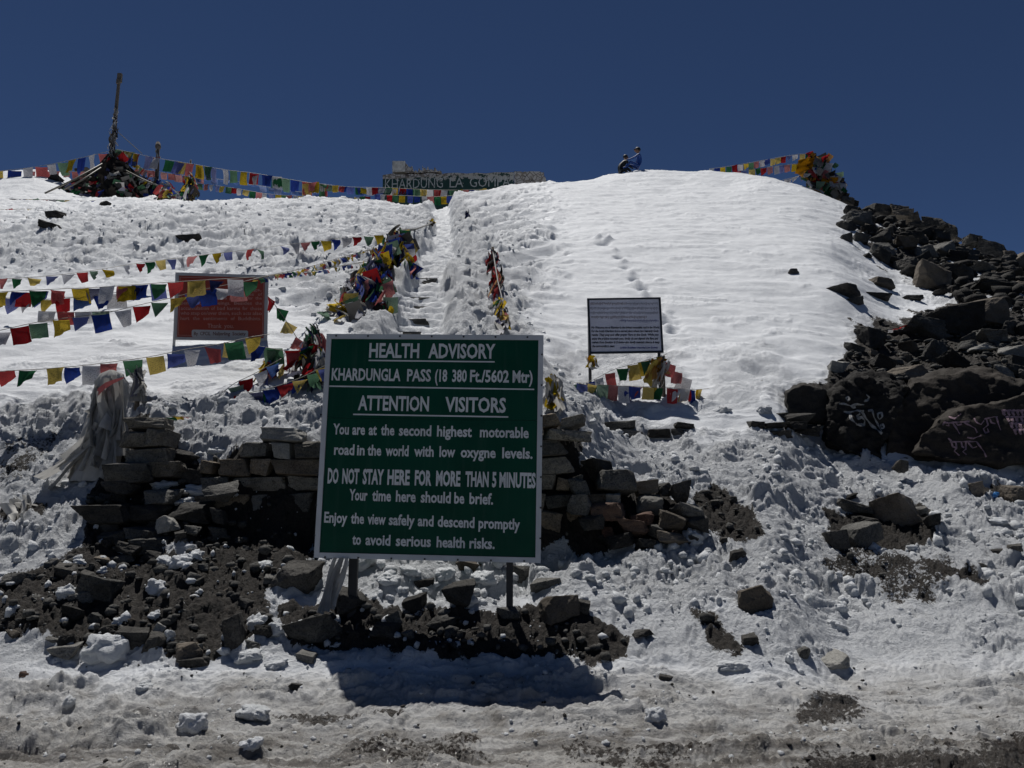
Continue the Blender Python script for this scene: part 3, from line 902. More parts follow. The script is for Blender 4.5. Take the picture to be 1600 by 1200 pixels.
def board_text(bd, words, mat, root, base, capH, bold=0., shear=0., off=.006, name='lettering', label=None):
    """words: (text, x0, x1) in pixels; base: (px,py,px,py) baseline ends"""
    for (txt, x0, x1) in words:
        mb = MB()
        v, f = text_verts(txt, bold, shear)
        bx = lambda x: base[1] + (base[3] - base[1]) * (x - base[0]) / (base[2] - base[0])
        a = bd.loc(x0, bx(x0)); b = bd.loc(x1, bx(x1)); top = bd.loc(x0, bx(x0) - capH)
        ch = top[1] - a[1]
        w0, w1 = v[:, 0].min(), v[:, 0].max()
        vs = [(a[0] + (x - w0) / (w1 - w0) * (b[0] - a[0]), -off, a[1] + (x - w0) / (w1 - w0) * (b[1] - a[1]) + y / CAPH * ch) for x, y in v]
        mb.add(vs, f)
        o = part(name, mb.mesh(name, mat), root, bd.M)
    return o

def line_px(bd, x0, y0, x1, y1, thick, mat, root, off=.006, name='underline'):
    a = bd.loc(x0, y0); b = bd.loc(x1, y1); mb = MB(); h = thick / 2
    mb.add([(a[0], -off, a[1] - h), (b[0], -off, b[1] - h), (b[0], -off, b[1] + h), (a[0], -off, a[1] + h)], [(0, 1, 2, 3)])
    return part(name, mb.mesh(name, mat), root, bd.M)

def gloss(name, col, rough=.3):
    return plain(name, col, rough=rough, noise_amt=.12, nscale=2.5)
def sign_green():
    m, t, out = new_mat('sign_green')
    b = N(t, 'ShaderNodeBsdfPrincipled', Roughness=.35)
    b.inputs['Specular IOR Level'].default_value = .12
    tc = t.nodes.new('ShaderNodeTexCoord')
    n = N(t, 'ShaderNodeTexNoise', Scale=1.6, Detail=5.); L(t, tc.outputs['Object'], n.inputs['Vector'])
    mp = N(t, 'ShaderNodeMapping'); mp.inputs['Scale'].default_value = (9, 1, .6); L(t, tc.outputs['Object'], mp.inputs['Vector'])
    n2 = N(t, 'ShaderNodeTexNoise', Scale=2., Detail=6.); L(t, mp.outputs[0], n2.inputs['Vector'])
    c = mixc(t, mapr(t, n.outputs[0], .35, .65), (.002, .046, .026), (.003, .062, .036))
    c = mixc(t, mapr(t, n2.outputs[0], .52, .75, 0, .4), c, (.035, .075, .058))
    nb_ = N(t, 'ShaderNodeTexNoise', Scale=2.2, Detail=2.); L(t, tc.outputs['Object'], nb_.inputs['Vector'])
    bp = N(t, 'ShaderNodeBump', Strength=.25, Distance=.05); L(t, nb_.outputs[0], bp.inputs['Height']); L(t, bp.outputs[0], b.inputs['Normal'])
    L(t, c, b.inputs['Base Color']); L(t, mapr(t, n2.outputs[0], .3, .7, .28, .5), b.inputs['Roughness'])
    L(t, b.outputs[0], out.inputs[0]); return m
M_GREEN = sign_green()
M_SWHITE = gloss('sign_white', (.62, .64, .64), .4)
M_FRAME = gloss('frame_white', (.50, .52, .54), .45)
M_DARK = plain('dark_post', (.02, .02, .022), rough=.6)
M_RIVET = plain('rivet_metal', (.05, .05, .05), rough=.5, metal=.6)

bd = Board([(511, 522), (849, 524), (845, 880), (491, 871)], 2.2, 7.65)
bl = bd.M @ Vector((0, 0, -bd.H))
root = empty('advisory_sign', (bl.x + 1.1, bl.y, ground_z(bl.x + 1.1, bl.y)), 'large green health advisory board with white lettering, on two dark posts in front', 'sign board')
def lbox(x0, x1, z0, z1, y0, y1):
    m = MB(); m.box(((x0 + x1) / 2, (y0 + y1) / 2, (z0 + z1) / 2), (x1 - x0, y1 - y0, z1 - z0)); return m
W_, H_ = bd.W, bd.H
zs = bd.loc(680, 655)[1]
fw = .050
part('panel', lbox(fw * .7, W_ - fw * .7, zs + .0015, -fw * .7, 0, .012).mesh('panel', M_GREEN), root, bd.M)
part('panel', lbox(fw * .7, W_ - fw * .7, -H_ + fw * .7, zs - .0015, 0.0015, .0135).mesh('panel', M_GREEN), root, bd.M)
part('frame', lbox(0, fw, -H_, 0, -.014, .03).mesh('frame', M_FRAME), root, bd.M)
part('frame', lbox(W_ - fw, W_, -H_, 0, -.014, .03).mesh('frame', M_FRAME), root, bd.M)
part('frame', lbox(fw, W_ - fw, -fw, 0, -.013, .029).mesh('frame', M_FRAME), root, bd.M)
part('frame', lbox(fw, W_ - fw, -H_, -H_ + fw, -.013, .029).mesh('frame', M_FRAME), root, bd.M)
part('backing_bar', lbox(fw, W_ - fw, zs - .03, zs + .03, .0142, .045).mesh('backing_bar', M_DARK), root, bd.M)
for px in (543, 789):
    x, z = bd.loc(px, 878)
    p = bd.M @ Vector((x, .06, 0)); gz = ground_z(p.x, p.y) - .25
    m = MB(); top = bd.M @ Vector((x, .06, -.1))
    wdt = .085 if px == 543 else .065
    m.box(((p.x + top.x) / 2, top.y + .02, (gz + top.z) / 2), (wdt, .06, top.z - gz))
    part('post', m.mesh('post', M_DARK), root)
rv = MB()
def rivet(px, py, r=.008):
    x, z = bd.loc(px, py); rv.box((x, -.016, z), (r * 2, .006, r * 2))
for k in range(7):
    t = (k + .3) / 6.8
    rivet(511 + 338 * t, 525 + 2.5 * t); rivet(493 + 352 * t, 870 + 7 * t)
    rivet(508 - 17 * t, 540 + 320 * t); rivet(847 - 3 * t, 540 + 325 * t)
tag(part('rivets', rv.mesh('rivets', M_RIVET), root, bd.M), kind='stuff')
X = lambda a: 480 + a / 3.158
Yc = lambda a: 510 + a / 3.158
SIGN = [
    (152, 157, 67, .0, [('HEALTH', 305, 552), ('ADVISORY', 597, 928)]),
    (264, 277, 56, .0, [('KHARDUNGLA', 120, 460), ('PASS', 492, 610), ('(18', 630, 690), ('380', 715, 787), ('Ft./5602', 803, 995), ('Mtr)', 1013, 1112)]),
    (411, 424, 68, .0, [('ATTENTION', 250, 600), ('VISITORS', 680, 980)]),
    (531, 550, 50, .0, [('You', 127, 205), ('are', 222, 285), ('at', 303, 343), ('the', 363, 430), ('second', 452, 612), ('highest', 640, 812), ('motorable', 852, 1093)]),
    (632, 652, 50, .0, [('road', 132, 232), ('in', 245, 283), ('the', 297, 365), ('world', 386, 500), ('with', 527, 624), ('low', 652, 730), ('oxygne', 757, 930), ('levels.', 962, 1112)]),
    (771, 795, 68, .012, [('DO', 100, 153), ('NOT', 172, 255), ('STAY', 273, 377), ('HERE', 395, 505), ('FOR', 530, 612), ('MORE', 635, 755), ('THAN', 780, 895), ('5', 912, 933), ('MINUTES', 948, 1127)]),
    (856, 878, 52, .0, [('Your', 207, 297), ('time', 320, 413), ('here', 437, 535), ('should', 560, 708), ('be', 725, 775), ('brief.', 800, 917)]),
    (966, 1002, 50, .0, [('Enjoy', 83, 197), ('the', 215, 280), ('view', 297, 387), ('safely', 402, 530), ('and', 545, 623), ('descend', 643, 825), ('promptly', 845, 1050)]),
    (1075, 1097, 50, .0, [('to', 222, 265), ('avoid', 287, 410), ('serious', 437, 610), ('health', 638, 778), ('risks.', 800, 925)]),
]
for b0, b1, ch, bold, ws in SIGN:
    x0, x1 = ws[0][1], ws[-1][2]
    board_text(bd, [(s, X(a), X(b)) for s, a, b in ws], M_SWHITE, root, (X(x0), Yc(b0), X(x1), Yc(b1)), ch / 3.158, bold + .028, off=.0022)
for x0, y0, x1, y1 in ((303, 168, 925, 175), (108, 295, 1120, 311), (227, 434, 992, 447)):
    line_px(bd, X(x0), Yc(y0), X(x1), Yc(y1), .014, M_SWHITE, root, off=.0022)

# red notice board
M_RED = gloss('notice_red', (.28, .036, .012), .4)
M_PINK = plain('notice_lettering', (.42, .22, .18), rough=.6)
M_GREY = gloss('frame_grey', (.42, .43, .43), .5)
rb = Board([(273, 425), (420, 431), (417, 533), (272, 531)], 1.52, 12.2)
bl = rb.M @ Vector((.76, 0, -rb.H))
rr = empty('notice_board', (bl.x, bl.y, ground_z(bl.x, bl.y)), 'red notice board in a grey frame with prayer flags strung across its top', 'sign board')
Wr, Hr = rb.W, rb.H
part('panel', lbox(.03, Wr - .03, -Hr + .03, -.03, 0, .012).mesh('panel', M_GREY), rr, rb.M)
m = MB(); m.add([(.06, -.003, -.05), (Wr - .06, -.003, -.05), (Wr - .06, -.003, -Hr + .05), (.06, -.003, -Hr + .05)], [(0, 3, 2, 1)])
part('red_face', m.mesh('red_face', M_RED), rr, rb.M)
for (x0, x1, z0, z1) in ((0, .045, -Hr, 0), (Wr - .045, Wr, -Hr, 0), (.045, Wr - .045, -.045, 0), (.045, Wr - .045, -Hr, -Hr + .045)):
    part('frame', lbox(x0, x1, z0, z1, -.012, .03).mesh('frame', M_GREY), rr, rb.M)
bdr = MB()
for (x0, x1, z0, z1) in ((.075, .083, -Hr + .075, -.075), (Wr - .083, Wr - .075, -Hr + .075, -.075), (.083, Wr - .083, -.083, -.075), (.083, Wr - .083, -Hr + .075, -Hr + .083)):
    bdr.add([(x0, -.0055, z0), (x1, -.0055, z0), (x1, -.0055, z1), (x0, -.0055, z1)], [(0, 1, 2, 3)])
part('border_line', bdr.mesh('border_line', M_PINK), rr, rb.M)
for x in (.03, Wr - .03):
    p = rb.M @ Vector((x, .05, 0)); gz = ground_z(p.x, p.y) - .3
    m = MB(); m.tube([(p.x, p.y + .03, gz), (p.x, p.y + .03, p.z)], .025, 8); part('post', m.mesh('post', M_GREY, True), rr)
XR = lambda a: 270 + a / 9.23
YR = lambda a: 420 + a / 9.23
for b0, ch, txt in ((318, 40, [('flags,', 1060, 1280)]), (384, 42, [('images', 935, 1170), ('of', 1228, 1290)]),
                    (440, 42, [('b', 118, 150), ('as,', 615, 700), ('&', 745, 785), ('prayers', 820, 1045), ('for', 1085, 1155), ('the', 1190, 1285)]),
                    (515, 45, [('benefit', 118, 330), ('or', 380, 440), ('all', 490, 555), ('beings.', 610, 830), ('Besides', 885, 1140), ('the', 1190, 1285)]),
                    (592, 48, [('accumulation', 115, 520), ('of', 555, 608), ('bad', 640, 750), ('karma', 785, 970), ('for', 1005, 1080), ('those', 1115, 1285)]),
                    (662, 48, [('who', 110, 240), ('step', 262, 388), ('on/over', 408, 640), ('them,', 655, 825), ('such', 848, 990), ('acts', 1015, 1130), ('also', 1150, 1285)]),
                    (738, 48, [('hurt', 110, 240), ('the', 290, 385), ('sentiments', 440, 785), ('of', 835, 895), ('Buddhists.', 945, 1275)]),
                    (852, 60, [('Thank', 500, 705), ('you.', 740, 880)])):
    board_text(rb, [(s, XR(a), XR(b)) for s, a, b in txt], M_PINK, rr, (XR(110), YR(b0), XR(1280), YR(b0 + 4)), ch / 9.23, .012, off=.0055)
a = rb.loc(XR(272), YR(985)); b = rb.loc(XR(1088), YR(892)); m = MB()
pts = []
cx_, cz_, hw_, hh_, r_ = (a[0] + b[0]) / 2, (a[1] + b[1]) / 2, (b[0] - a[0]) / 2, (b[1] - a[1]) / 2, .03
for qx, qz, a0 in ((1, 1, 0), (-1, 1, 90), (-1, -1, 180), (1, -1, 270)):
    for k in range(5):
        an = math.radians(a0 + k * 22.5); pts.append((cx_ + qx * (hw_ - r_) + r_ * math.cos(an), -.006, cz_ + qz * (hh_ - r_) + r_ * math.sin(an)))
m.add(pts, [tuple(range(20))]); part('name_plate', m.mesh('name_plate', M_GREY), rr, rb.M)
board_text(rb, [(s, XR(a), XR(b)) for s, a, b in (('By', 305, 365), ('CPCIL', 395, 545), ('Naljorling', 580, 825), ('Society', 860, 1052))], plain('plate_lettering', (.12, .04, .03)), rr, (XR(300), YR(958), XR(1055), YR(962)), 5.3, .015, off=.0085)

# white notice board
wb = Board([(917, 467), (1032, 464), (1037, 552), (921, 552)], 1.3, 13.1)
bl = wb.M @ Vector((.65, 0, -wb.H))
wr = empty('notice_board', (bl.x, bl.y, ground_z(bl.x, bl.y)), 'white notice board in a thin black frame, standing alone on the smooth snow', 'sign board')
Ww, Hw = wb.W, wb.H
M_PAPER = gloss('notice_white', (.68, .67, .74), .5)
M_INK = plain('black_ink', (.02, .02, .03)); M_INKR = plain('red_ink', (.22, .13, .11)); M_INKB = plain('blue_ink', (.03, .04, .22)); M_INKG = plain('faded_ink', (.20, .18, .22))
part('panel', lbox(.02, Ww - .02, -Hw + .02, -.02, 0, .01).mesh('panel', M_PAPER), wr, wb.M)
M_BLK = plain('black_frame', (.012, .014, .02), rough=.45)
for (x0, x1, z0, z1) in ((0, .035, -Hw, 0), (Ww - .035, Ww, -Hw, 0), (.035, Ww - .035, -.03, 0), (.035, Ww - .035, -Hw, -Hw + .035)):
    part('frame', lbox(x0, x1, z0, z1, -.012, .03).mesh('frame', M_BLK), wr, wb.M)
for x in (.04, Ww - .04):
    p = wb.M @ Vector((x, .05, 0)); gz = ground_z(p.x, p.y) - .3
    m = MB(); m.tube([(p.x, p.y + .03, gz), (p.x, p.y + .03, p.z)], .028, 8); part('post', m.mesh('post', M_BLK, True), wr)
XW = lambda a: 910 + a / 7.06
YW = lambda a: 460 + a / 7.06
for b0, x0, x1, mt, txt in ((378, 98, 850, M_INK, 'We Welcome you at Khardung la the highest motorable road in the World.'),
                            (417, 98, 840, M_INK, 'For the locals Khardung la is a sacred place where two heavenly Gods'),
                            (458, 100, 840, M_INK, 'reside. They pray and offer prayer Flags to the Gods. While you'),
                            (500, 105, 838, M_INK, 'enjoy the pristine mountain pass, kindly do not deposit the flags and'),
                            (541, 108, 850, M_INK, 'refrain from Smoking & Drinking also kindly maintain silence & keep'),
                            (583, 110, 357, M_INK, 'the surroundings clean.'), (598, 413, 835, M_INKB, 'Ladakh Buddhist Unanchul Ling Society')):
    board_text(wb, [(txt, XW(x0), XW(x1))], mt, wr, (XW(90), YW(b0), XW(850), YW(b0 - 2)), 3.4 if mt is M_INK else 2.8, .03, .3, off=.004)
rs = random.Random(5)
for y0, x0, x1, mt in ((96, 85, 470, M_INKR), (96, 480, 830, M_INKG), (148, 85, 830, M_INKG), (198, 90, 838, M_INKG), (246, 95, 705, M_INKR), (286, 412, 842, M_INKB)):
    m = MB(); x = x0
    while x < x1:
        gw = rs.uniform(7, 14)
        def st(ax, ay, bx, by, th=1.7):
            a = wb.loc(XW(ax), YW(ay)); b = wb.loc(XW(bx), YW(by)); h = th * .0016; dx, dz = b[0] - a[0], b[1] - a[1]; l = math.hypot(dx, dz) + 1e-6; nx, nz = -dz / l * h, dx / l * h
            m.add([(a[0] - nx, -.004, a[1] - nz), (b[0] - nx, -.004, b[1] - nz), (b[0] + nx, -.004, b[1] + nz), (a[0] + nx, -.004, a[1] + nz)], [(0, 1, 2, 3)])
        st(x, y0, x + gw * .85, y0)
        st(x + gw * rs.uniform(.2, .8), y0, x + gw * rs.uniform(.1, .9), y0 + rs.uniform(12, 26))
        if rs.random() < .6: st(x + gw * .2, y0 + 9, x + gw * .7, y0 + rs.uniform(4, 15))
        if rs.random() < .4: st(x + gw * .3, y0 - 3, x + gw * .8, y0 - 9)
        x += gw + 2
    part('script_line', m.mesh('script_line', mt), wr, wb.M)

# ------------------------------------------------------------------ dry stone walls
def wall(label, region, Y, course, wavg, root_px, mats, seed=1, Yf=None, jitter=.12, rows=None, thick=.35, maxrot=.05, group=None, skip=0.):
    rs = random.Random(seed)
    xs = [p[0] for p in region]; ys = [p[1] for p in region]
    rp = at(root_px[0], root_px[1], Y)
    root = empty('dry_stone_wall', rp, label, 'stone wall', group)
    y = max(ys); cnt = 0
    while y > min(ys):
        ch = course * rs.uniform(.75, 1.25)
        yc = y - ch / 2
        x = min(xs) + rs.uniform(-wavg * .5, 0)
        while x < max(xs):
            ww = wavg * rs.choice((.5, .7, .9, 1.1, 1.5, 1.8))
            xc = x + ww / 2
            sd = poly_sd(np.array([xc]), np.array([yc]), region)[0]
            if sd > -ch * .12 and rs.random() >= skip:
                Yl = Y if Yf is None else Yf(xc, yc)
                s = px_size(Yl, yc)
                hh = ch * rs.uniform(.72, 1.12)
                c = at(xc, yc + rs.uniform(-1, 1) * ch * .06, Yl); c.y += rs.uniform(-.05, .05) + thick * .3
                R = Euler((rs.uniform(-.06, .06), rs.uniform(-maxrot, maxrot), rs.uniform(-.12, .12))).to_matrix().to_4x4()
                M = Matrix.Translation(c) @ R @ Matrix.Diagonal((ww * s * 1.03, thick, hh * s * 1.06, 1)) @ Matrix.Rotation(rs.choice((0, PI)), 4, 'Z')
                part('stone', rs.choice(STONES), root, M, rs.choice(mats)); cnt += 1
            x += ww
        y -= ch
    return root

GM = [M_WALL, M_WALL, M_WALLB, M_ROCK, M_WALLB]
wL = wall('mortarless stone wall left of the green sign, capped with crusted snow', [(312, 728), (322, 742), (350, 795), (380, 850), (505, 850), (505, 682), (420, 678), (378, 686), (362, 715)], 9.35, 25, 50, (420, 850), GM + [M_ROCKL], 3, maxrot=.09)
wR = wall('tall stone pier against the right edge of the green sign, stepping down to rubble', [(820, 650), (900, 652), (908, 735), (960, 790), (1000, 850), (820, 852)], 9.2, 26, 42, (870, 850), GM, 9, jitter=.2, maxrot=.3)
wall('low line of dark stones half buried in snow under the white notice board', [(955, 660), (1000, 655), (1090, 653), (1180, 655), (1255, 660), (1250, 678), (1190, 676), (1100, 674), (1000, 686), (955, 672)], 11.95, 15, 34, (1090, 675), [M_ROCKD, M_ROCK, M_ROCKD], 5, thick=.3, skip=.28, maxrot=.16)

# flat stones of the left pier
pr = empty('stone_pier', at(235, 745, 9.5), 'stack of flat dark slabs beside the scarf covered post', 'stone pier')
for cx, cy, w_, h_ in ((235, 664, 66, 21), (223, 687, 50, 27), (256, 686, 32, 28), (238, 714, 78, 28), (262, 735, 60, 26), (215, 742, 50, 22)):
    RI[0] += 1
    part('slab', STONES[(RI[0] * 5) % 16], pr, place_px(None, cx, cy, w_, h_, Yo=9.45, depth=.45, tilt=.04, yaw=0), M_WALL)

# ------------------------------------------------------------------ rocks, each its own
RK = [  # cx, cy, w, h, mat, name, label, depthY
    (203, 740, 66, 36, M_ROCK, 'rounded grey stone at the foot of the slab pier', 9.2),
    (190, 763, 56, 24, M_ROCKD, 'flat dark stone under the rounded grey stone', 9.2),
    (168, 806, 84, 44, M_ROCKD, 'large dark boulder at the left end of the rubble pile', 9.0),
    (235, 805, 62, 36, M_ROCKD, 'dark block in the middle of the rubble pile', 9.1),
    (255, 778, 50, 28, M_ROCK, 'grey block leaning under the snow crusted ledge', 9.15),
    (345, 770, 56, 30, M_ROCK, 'flat grey stone jutting from the wall base left of the sign', 9.1),
    (300, 800, 66, 30, M_ROCKD, 'dark slab beneath the snow crusted ledge', 9.1),
    (343, 806, 22, 28, M_ROCKD, 'small upright dark stone near the wall base', 8.95),
    (262, 820, 30, 26, M_ROCKL, 'small pale wedge shaped stone in the rubble pile', 8.85),
    (230, 835, 60, 26, M_ROCK, 'long grey stone lying across the rubble pile', 8.9),
    (245, 852, 68, 28, M_ROCK, 'broad grey stone at the bottom of the rubble pile', 8.8),
    (170, 840, 60, 24, M_ROCKD, 'flat dark stone below the largest boulder of the pile', 8.85),
    (205, 858, 50, 20, M_ROCKD, 'low dark stone at the pile foot beside pale ice', 8.75),
    (305, 745, 40, 26, M_ROCKD, 'dark stone half under snow left of the wall', 9.5),
    (290, 715, 36, 26, M_ROCKD, 'dark stone beside the slab pier under the snow edge', 9.7),
]
for cx, cy, w_, h_, m_, lb, Yo in RK: rock(cx, cy, w_, h_, lb, m_, ROCKS, Yo=Yo, tilt=.25)
RK2 = [
    (935, 742, 60, 50, M_ROCKD, 'dark layered rock on top of the right wall', 9.5), (960, 755, 62, 42, M_ROCK, 'dark rounded rock leaning on the layered rock', 9.3),
    (1010, 762, 42, 24, M_ROCKB, 'tan block with a sunlit face on the right rubble', 9.35), (1062, 770, 36, 34, M_ROCKD, 'dark cube shaped block at the right end of the rubble', 9.3),
    (1040, 765, 30, 22, M_ROCK, 'grey stone beside the dark cube shaped block', 9.4), (1015, 790, 44, 34, M_ROCKL, 'pale speckled rock tilted in the right rubble', 9.15),
    (957, 782, 30, 26, M_ROCKL, 'small pale pointed stone on the right rubble', 9.15), (948, 800, 58, 30, M_ROCKR, 'reddish flat rock in the right rubble', 9.05),
    (1005, 812, 38, 22, M_ROCKR, 'rust coloured thin slab in the right rubble', 9.0), (990, 826, 52, 28, M_ROCKR, 'rust red rock low in the right rubble', 8.95),
    (1052, 815, 48, 30, M_ROCKB, 'brown pointed rock near the end of the rubble', 8.95), (1045, 842, 54, 22, M_ROCKB, 'brown slab at the foot of the right rubble', 8.85),
    (1075, 800, 50, 30, M_ROCK, 'grey slanted stone beside the broken ground', 9.15), (1088, 815, 40, 28, M_ROCKD, 'dark stone buried beside the broken ground', 9.1),
    (905, 760, 32, 30, M_ROCK, 'grey stone between the pier and the rubble', 9.15), (905, 788, 40, 34, M_ROCK, 'grey stone low against the pier', 9.1), (1010, 850, 40, 20, M_ROCKD, 'low dark stone under the rust red rock', 8.85),
    (1155, 868, 34, 20, M_ROCKD, 'dark stone just right of the broken ground', None), (925, 815, 40, 28, M_ROCKD, 'dark stone at the foot of the right wall', 8.95),
    (968, 845, 50, 24, M_ROCKD, 'flat dark stone in the shadow of the right wall', 8.85), (1025, 829, 30, 22, M_ROCK, 'small grey stone between the rust and brown rocks', 8.9),
    # around the sign foot
    (545, 943, 62, 48, M_ROCKD, 'dark boulder at the foot of the left sign post', None), (720, 930, 54, 44, M_ROCKD, 'dark pointed rock midway under the sign', None),
    (876, 955, 62, 46, M_ROCKB, 'brown tinged boulder right of the right sign post', None), (910, 948, 24, 20, M_ROCKD, 'small dark stone beside the brown tinged boulder', None),
    (490, 988, 84, 52, M_ROCK, 'large grey block half in the shadow of the sign', None), (475, 1027, 44, 18, M_ROCKL, 'flat pale stone in front of the large grey block', None),
    (458, 903, 76, 46, M_ROCKD, 'broad dark boulder left of the sign', None), (361, 992, 38, 62, M_ROCKD, 'tall dark slab standing upright at the soil edge', None),
    (853, 915, 50, 20, M_ROCK, 'flat grey stone right of the right sign post', None), (815, 898, 30, 30, M_ROCK, 'grey stone behind the right sign post', None),
    (740, 885, 60, 20, M_ROCKB, 'tan slab just under the lower sign edge', None), (663, 912, 40, 18, M_ROCKD, 'dark stone among snow lumps under the sign', None),
    (648, 945, 44, 28, M_ROCKD, 'crumpled dark rock in the shadow under the sign', None), (795, 960, 40, 26, M_ROCK, 'rounded grey stone in the shadow beside the right post', None),
    (690, 975, 42, 26, M_ROCKD, 'dark stone deep in the sign shadow', None), (600, 985, 46, 26, M_ROCKD, 'flat dark stone in the left half of the sign shadow', None),
    (1005, 990, 34, 12, M_ROCKD, 'low dark stone in the bare soil right of the sign', None),
    # left soil bank
    (150, 920, 56, 40, M_ROCK, 'grey wedge shaped rock on the dark soil bank', None), (125, 935, 36, 20, M_ROCK, 'grey slab leaning on the wedge shaped rock', None),
    (112, 960, 34, 28, M_ROCKD, 'rounded dark stone with a cord on the soil bank', None), (20, 907, 50, 22, M_ROCK, 'grey stone at the left picture edge', None),
    (100, 893, 44, 22, M_ROCKD, 'dark stone among small rubble on the upper soil bank', None), (135, 900, 30, 16, M_ROCKD, 'small dark stone above the wedge shaped rock', None),
    (100, 1020, 50, 26, M_ROCK, 'grey block left of the big ice chunk', None), (102, 1002, 30, 16, M_ROCKD, 'small stone behind the grey block', None),
    (205, 1000, 50, 34, M_ROCKD, 'dark block right of the big ice chunk', None), (240, 1005, 32, 30, M_ROCKD, 'dark squarish stone beside a white snow lump', None),
    (293, 1020, 48, 30, M_ROCKB, 'grey brown block with a flat top at the road edge', None), (305, 1036, 50, 16, M_ROCKD, 'flat dark stone in front of the flat topped block', None),
    (248, 983, 18, 18, M_ROCKL, 'small pale stone on the rubble at the road edge', None), (165, 985, 24, 14, M_ROCKD, 'small stone behind the big ice chunk', None),
    (38, 1056, 20, 13, M_ROCKR, 'small reddish brown stone on the ice at lower left', None), (462, 1074, 26, 12, M_ROCKD, 'small dark stone on the ice below the sign shadow', None),
    (250, 870, 60, 20, M_ROCKD, 'dark flat stone at the top of the soil bank', None), (190, 875, 40, 18, M_ROCK, 'grey stone at the top of the soil bank', None), (80, 1000, 22, 12, M_ROCK, 'small grey stone low on the soil bank', None),
    (410, 988, 30, 24, M_ROCKD, 'dark stone beside lumpy snow left of the sign', None), (395, 1010, 26, 16, M_ROCK, 'grey stone low beside the upright slab', None),
    # right middle ground
    (1180, 938, 60, 42, M_ROCKB, 'lone pyramid shaped rock sitting on the slushy slope', None), (1172, 1002, 28, 22, M_ROCKD, 'round dark stone at the end of the bare soil streak', None),
    (1258, 1022, 30, 20, M_ROCK, 'small pointed stone beside the flat slab', None), (1302, 1036, 62, 20, M_ROCKL, 'flat pale slab lying on the slush at lower right', None),
    (1040, 1059, 26, 10, M_ROCKD, 'small flat dark stone right of the sign shadow tip', None),
    (1340, 793, 72, 22, M_ROCK, 'flat grey slab on top of the small outcrop', None), (1328, 777, 30, 12, M_ROCKD, 'small brick like stone above the flat grey slab', None),
    (1411, 803, 66, 56, M_ROCKB, 'big squarish rock of the small outcrop', None), (1352, 838, 60, 40, M_ROCK, 'broken block with a pale top face in the outcrop', None),
    (1310, 845, 34, 34, M_ROCKD, 'dark leaning block at the left of the outcrop', None), (1458, 816, 30, 24, M_ROCKD, 'dark stone right of the big squarish rock', None),
    (1363, 818, 50, 18, M_ROCKD, 'dark stone wedged under the flat slab', None), (1440, 800, 26, 18, M_ROCK, 'grey stone peeking out behind the squarish rock', None),
    (1527, 766, 28, 26, M_ROCKB, 'small brown stone near a blue scrap on the snow', None), (1588, 775, 34, 32, M_ROCKB, 'brown rock at the right picture edge', None),
    (1534, 884, 20, 10, M_ROCKD, 'small dark stone on the snow at far right', None), (1590, 857, 26, 14, M_ROCKD, 'dark stone at the far right picture edge', None),
    (1561, 862, 22, 9, M_ROCKD, 'flat dark chip of rock at far right', None), (1410, 730, 24, 22, M_ROCKD, 'dark stone peeking from a snow mound below the boulders', 11.8),
    (1248, 655, 46, 24, M_ROCKD, 'flat dark stone at the right end of the low stone line', 12.3), (1262, 672, 40, 18, M_ROCKD, 'dark stone under the left mani boulder', 12.2),
    (1222, 648, 30, 10, M_ROCKD, 'thin dark stone on the snow left of the boulders', None), (1240, 425, 18, 9, M_ROCKD, 'lone dark stone on the smooth white slope', None),
    # snow slope left
    (84, 335, 26, 15, M_ROCKD, 'upper dark stone on the snow below the flag mound', None), (76, 353, 34, 13, M_ROCKD, 'lower dark stone on the snow below the flag mound', None),
    (294, 373, 44, 14, M_ROCKD, 'dark stone half sunk in the trampled snow', None), (162, 318, 16, 9, M_ROCKD, 'small dark stone just below the flag mound', None),
    (85, 279, 24, 9, M_ROCKD, 'dark stone on the ridge beside the pink flags', None),
    (128, 265, 30, 8, M_ROCKD, 'dark rock ledge on the snowy ridge top', None),
    # upper right rubble, named ones
    (1410, 338, 34, 30, M_ROCKB, 'upright block standing out on the skyline', None), (1375, 330, 38, 24, M_ROCKD, 'dark rock left of the skyline block', None),
    (1341, 343, 40, 26, M_ROCK, 'slanting rock at the upper snow edge', None), (1329, 331, 22, 18, M_ROCKD, 'dark rock directly below the flag cairn', None), (1327, 352, 28, 20, M_ROCKD, 'black rock cut out against the white slope', None),
    (1383, 362, 34, 16, M_ROCK, 'grey flat rock on the snow below the skyline block', None), (1325, 372, 22, 14, M_ROCK, 'pale grey rock on the edge of the snow slope', None), (1346, 373, 26, 18, M_ROCK, 'grey rock beside the pale grey rock at the snow edge', None),
    (1383, 392, 38, 36, M_ROCK, 'large grey pyramid rock at the edge of the rubble', None), (1415, 380, 34, 28, M_ROCKB, 'brown block amid the rubble field', None),
    (1433, 353, 36, 24, M_ROCKD, 'dark rock right of the skyline block', None), (1460, 350, 36, 26, M_ROCKD, 'dark humped rock on the right skyline', None), (1485, 362, 30, 36, M_ROCKD, 'tall dark rock on the sloping skyline', None),
    (1478, 390, 34, 36, M_ROCKL, 'pale tilted slab in the rubble field', None), (1448, 392, 36, 30, M_ROCK, 'grey block left of the pale tilted slab', None), (1355, 400, 18, 10, M_ROCKD, 'small dark rock in a snow hollow', None),
    (1525, 375, 30, 20, M_ROCK, 'rock on the skyline near the right edge', None), (1555, 392, 60, 36, M_ROCKD, 'massive dark rock on the far right skyline', None), (1590, 408, 40, 30, M_ROCKB, 'brown rock on the skyline at the right edge', None),
    (1460, 432, 54, 54, M_ROCKB, 'big brown boulder overhanging the snow tongue', None), (1500, 425, 46, 36, M_ROCKD, 'dark boulder behind the big brown boulder', None), (1425, 418, 40, 24, M_ROCKD, 'dark rock at the head of the snow tongue', None),
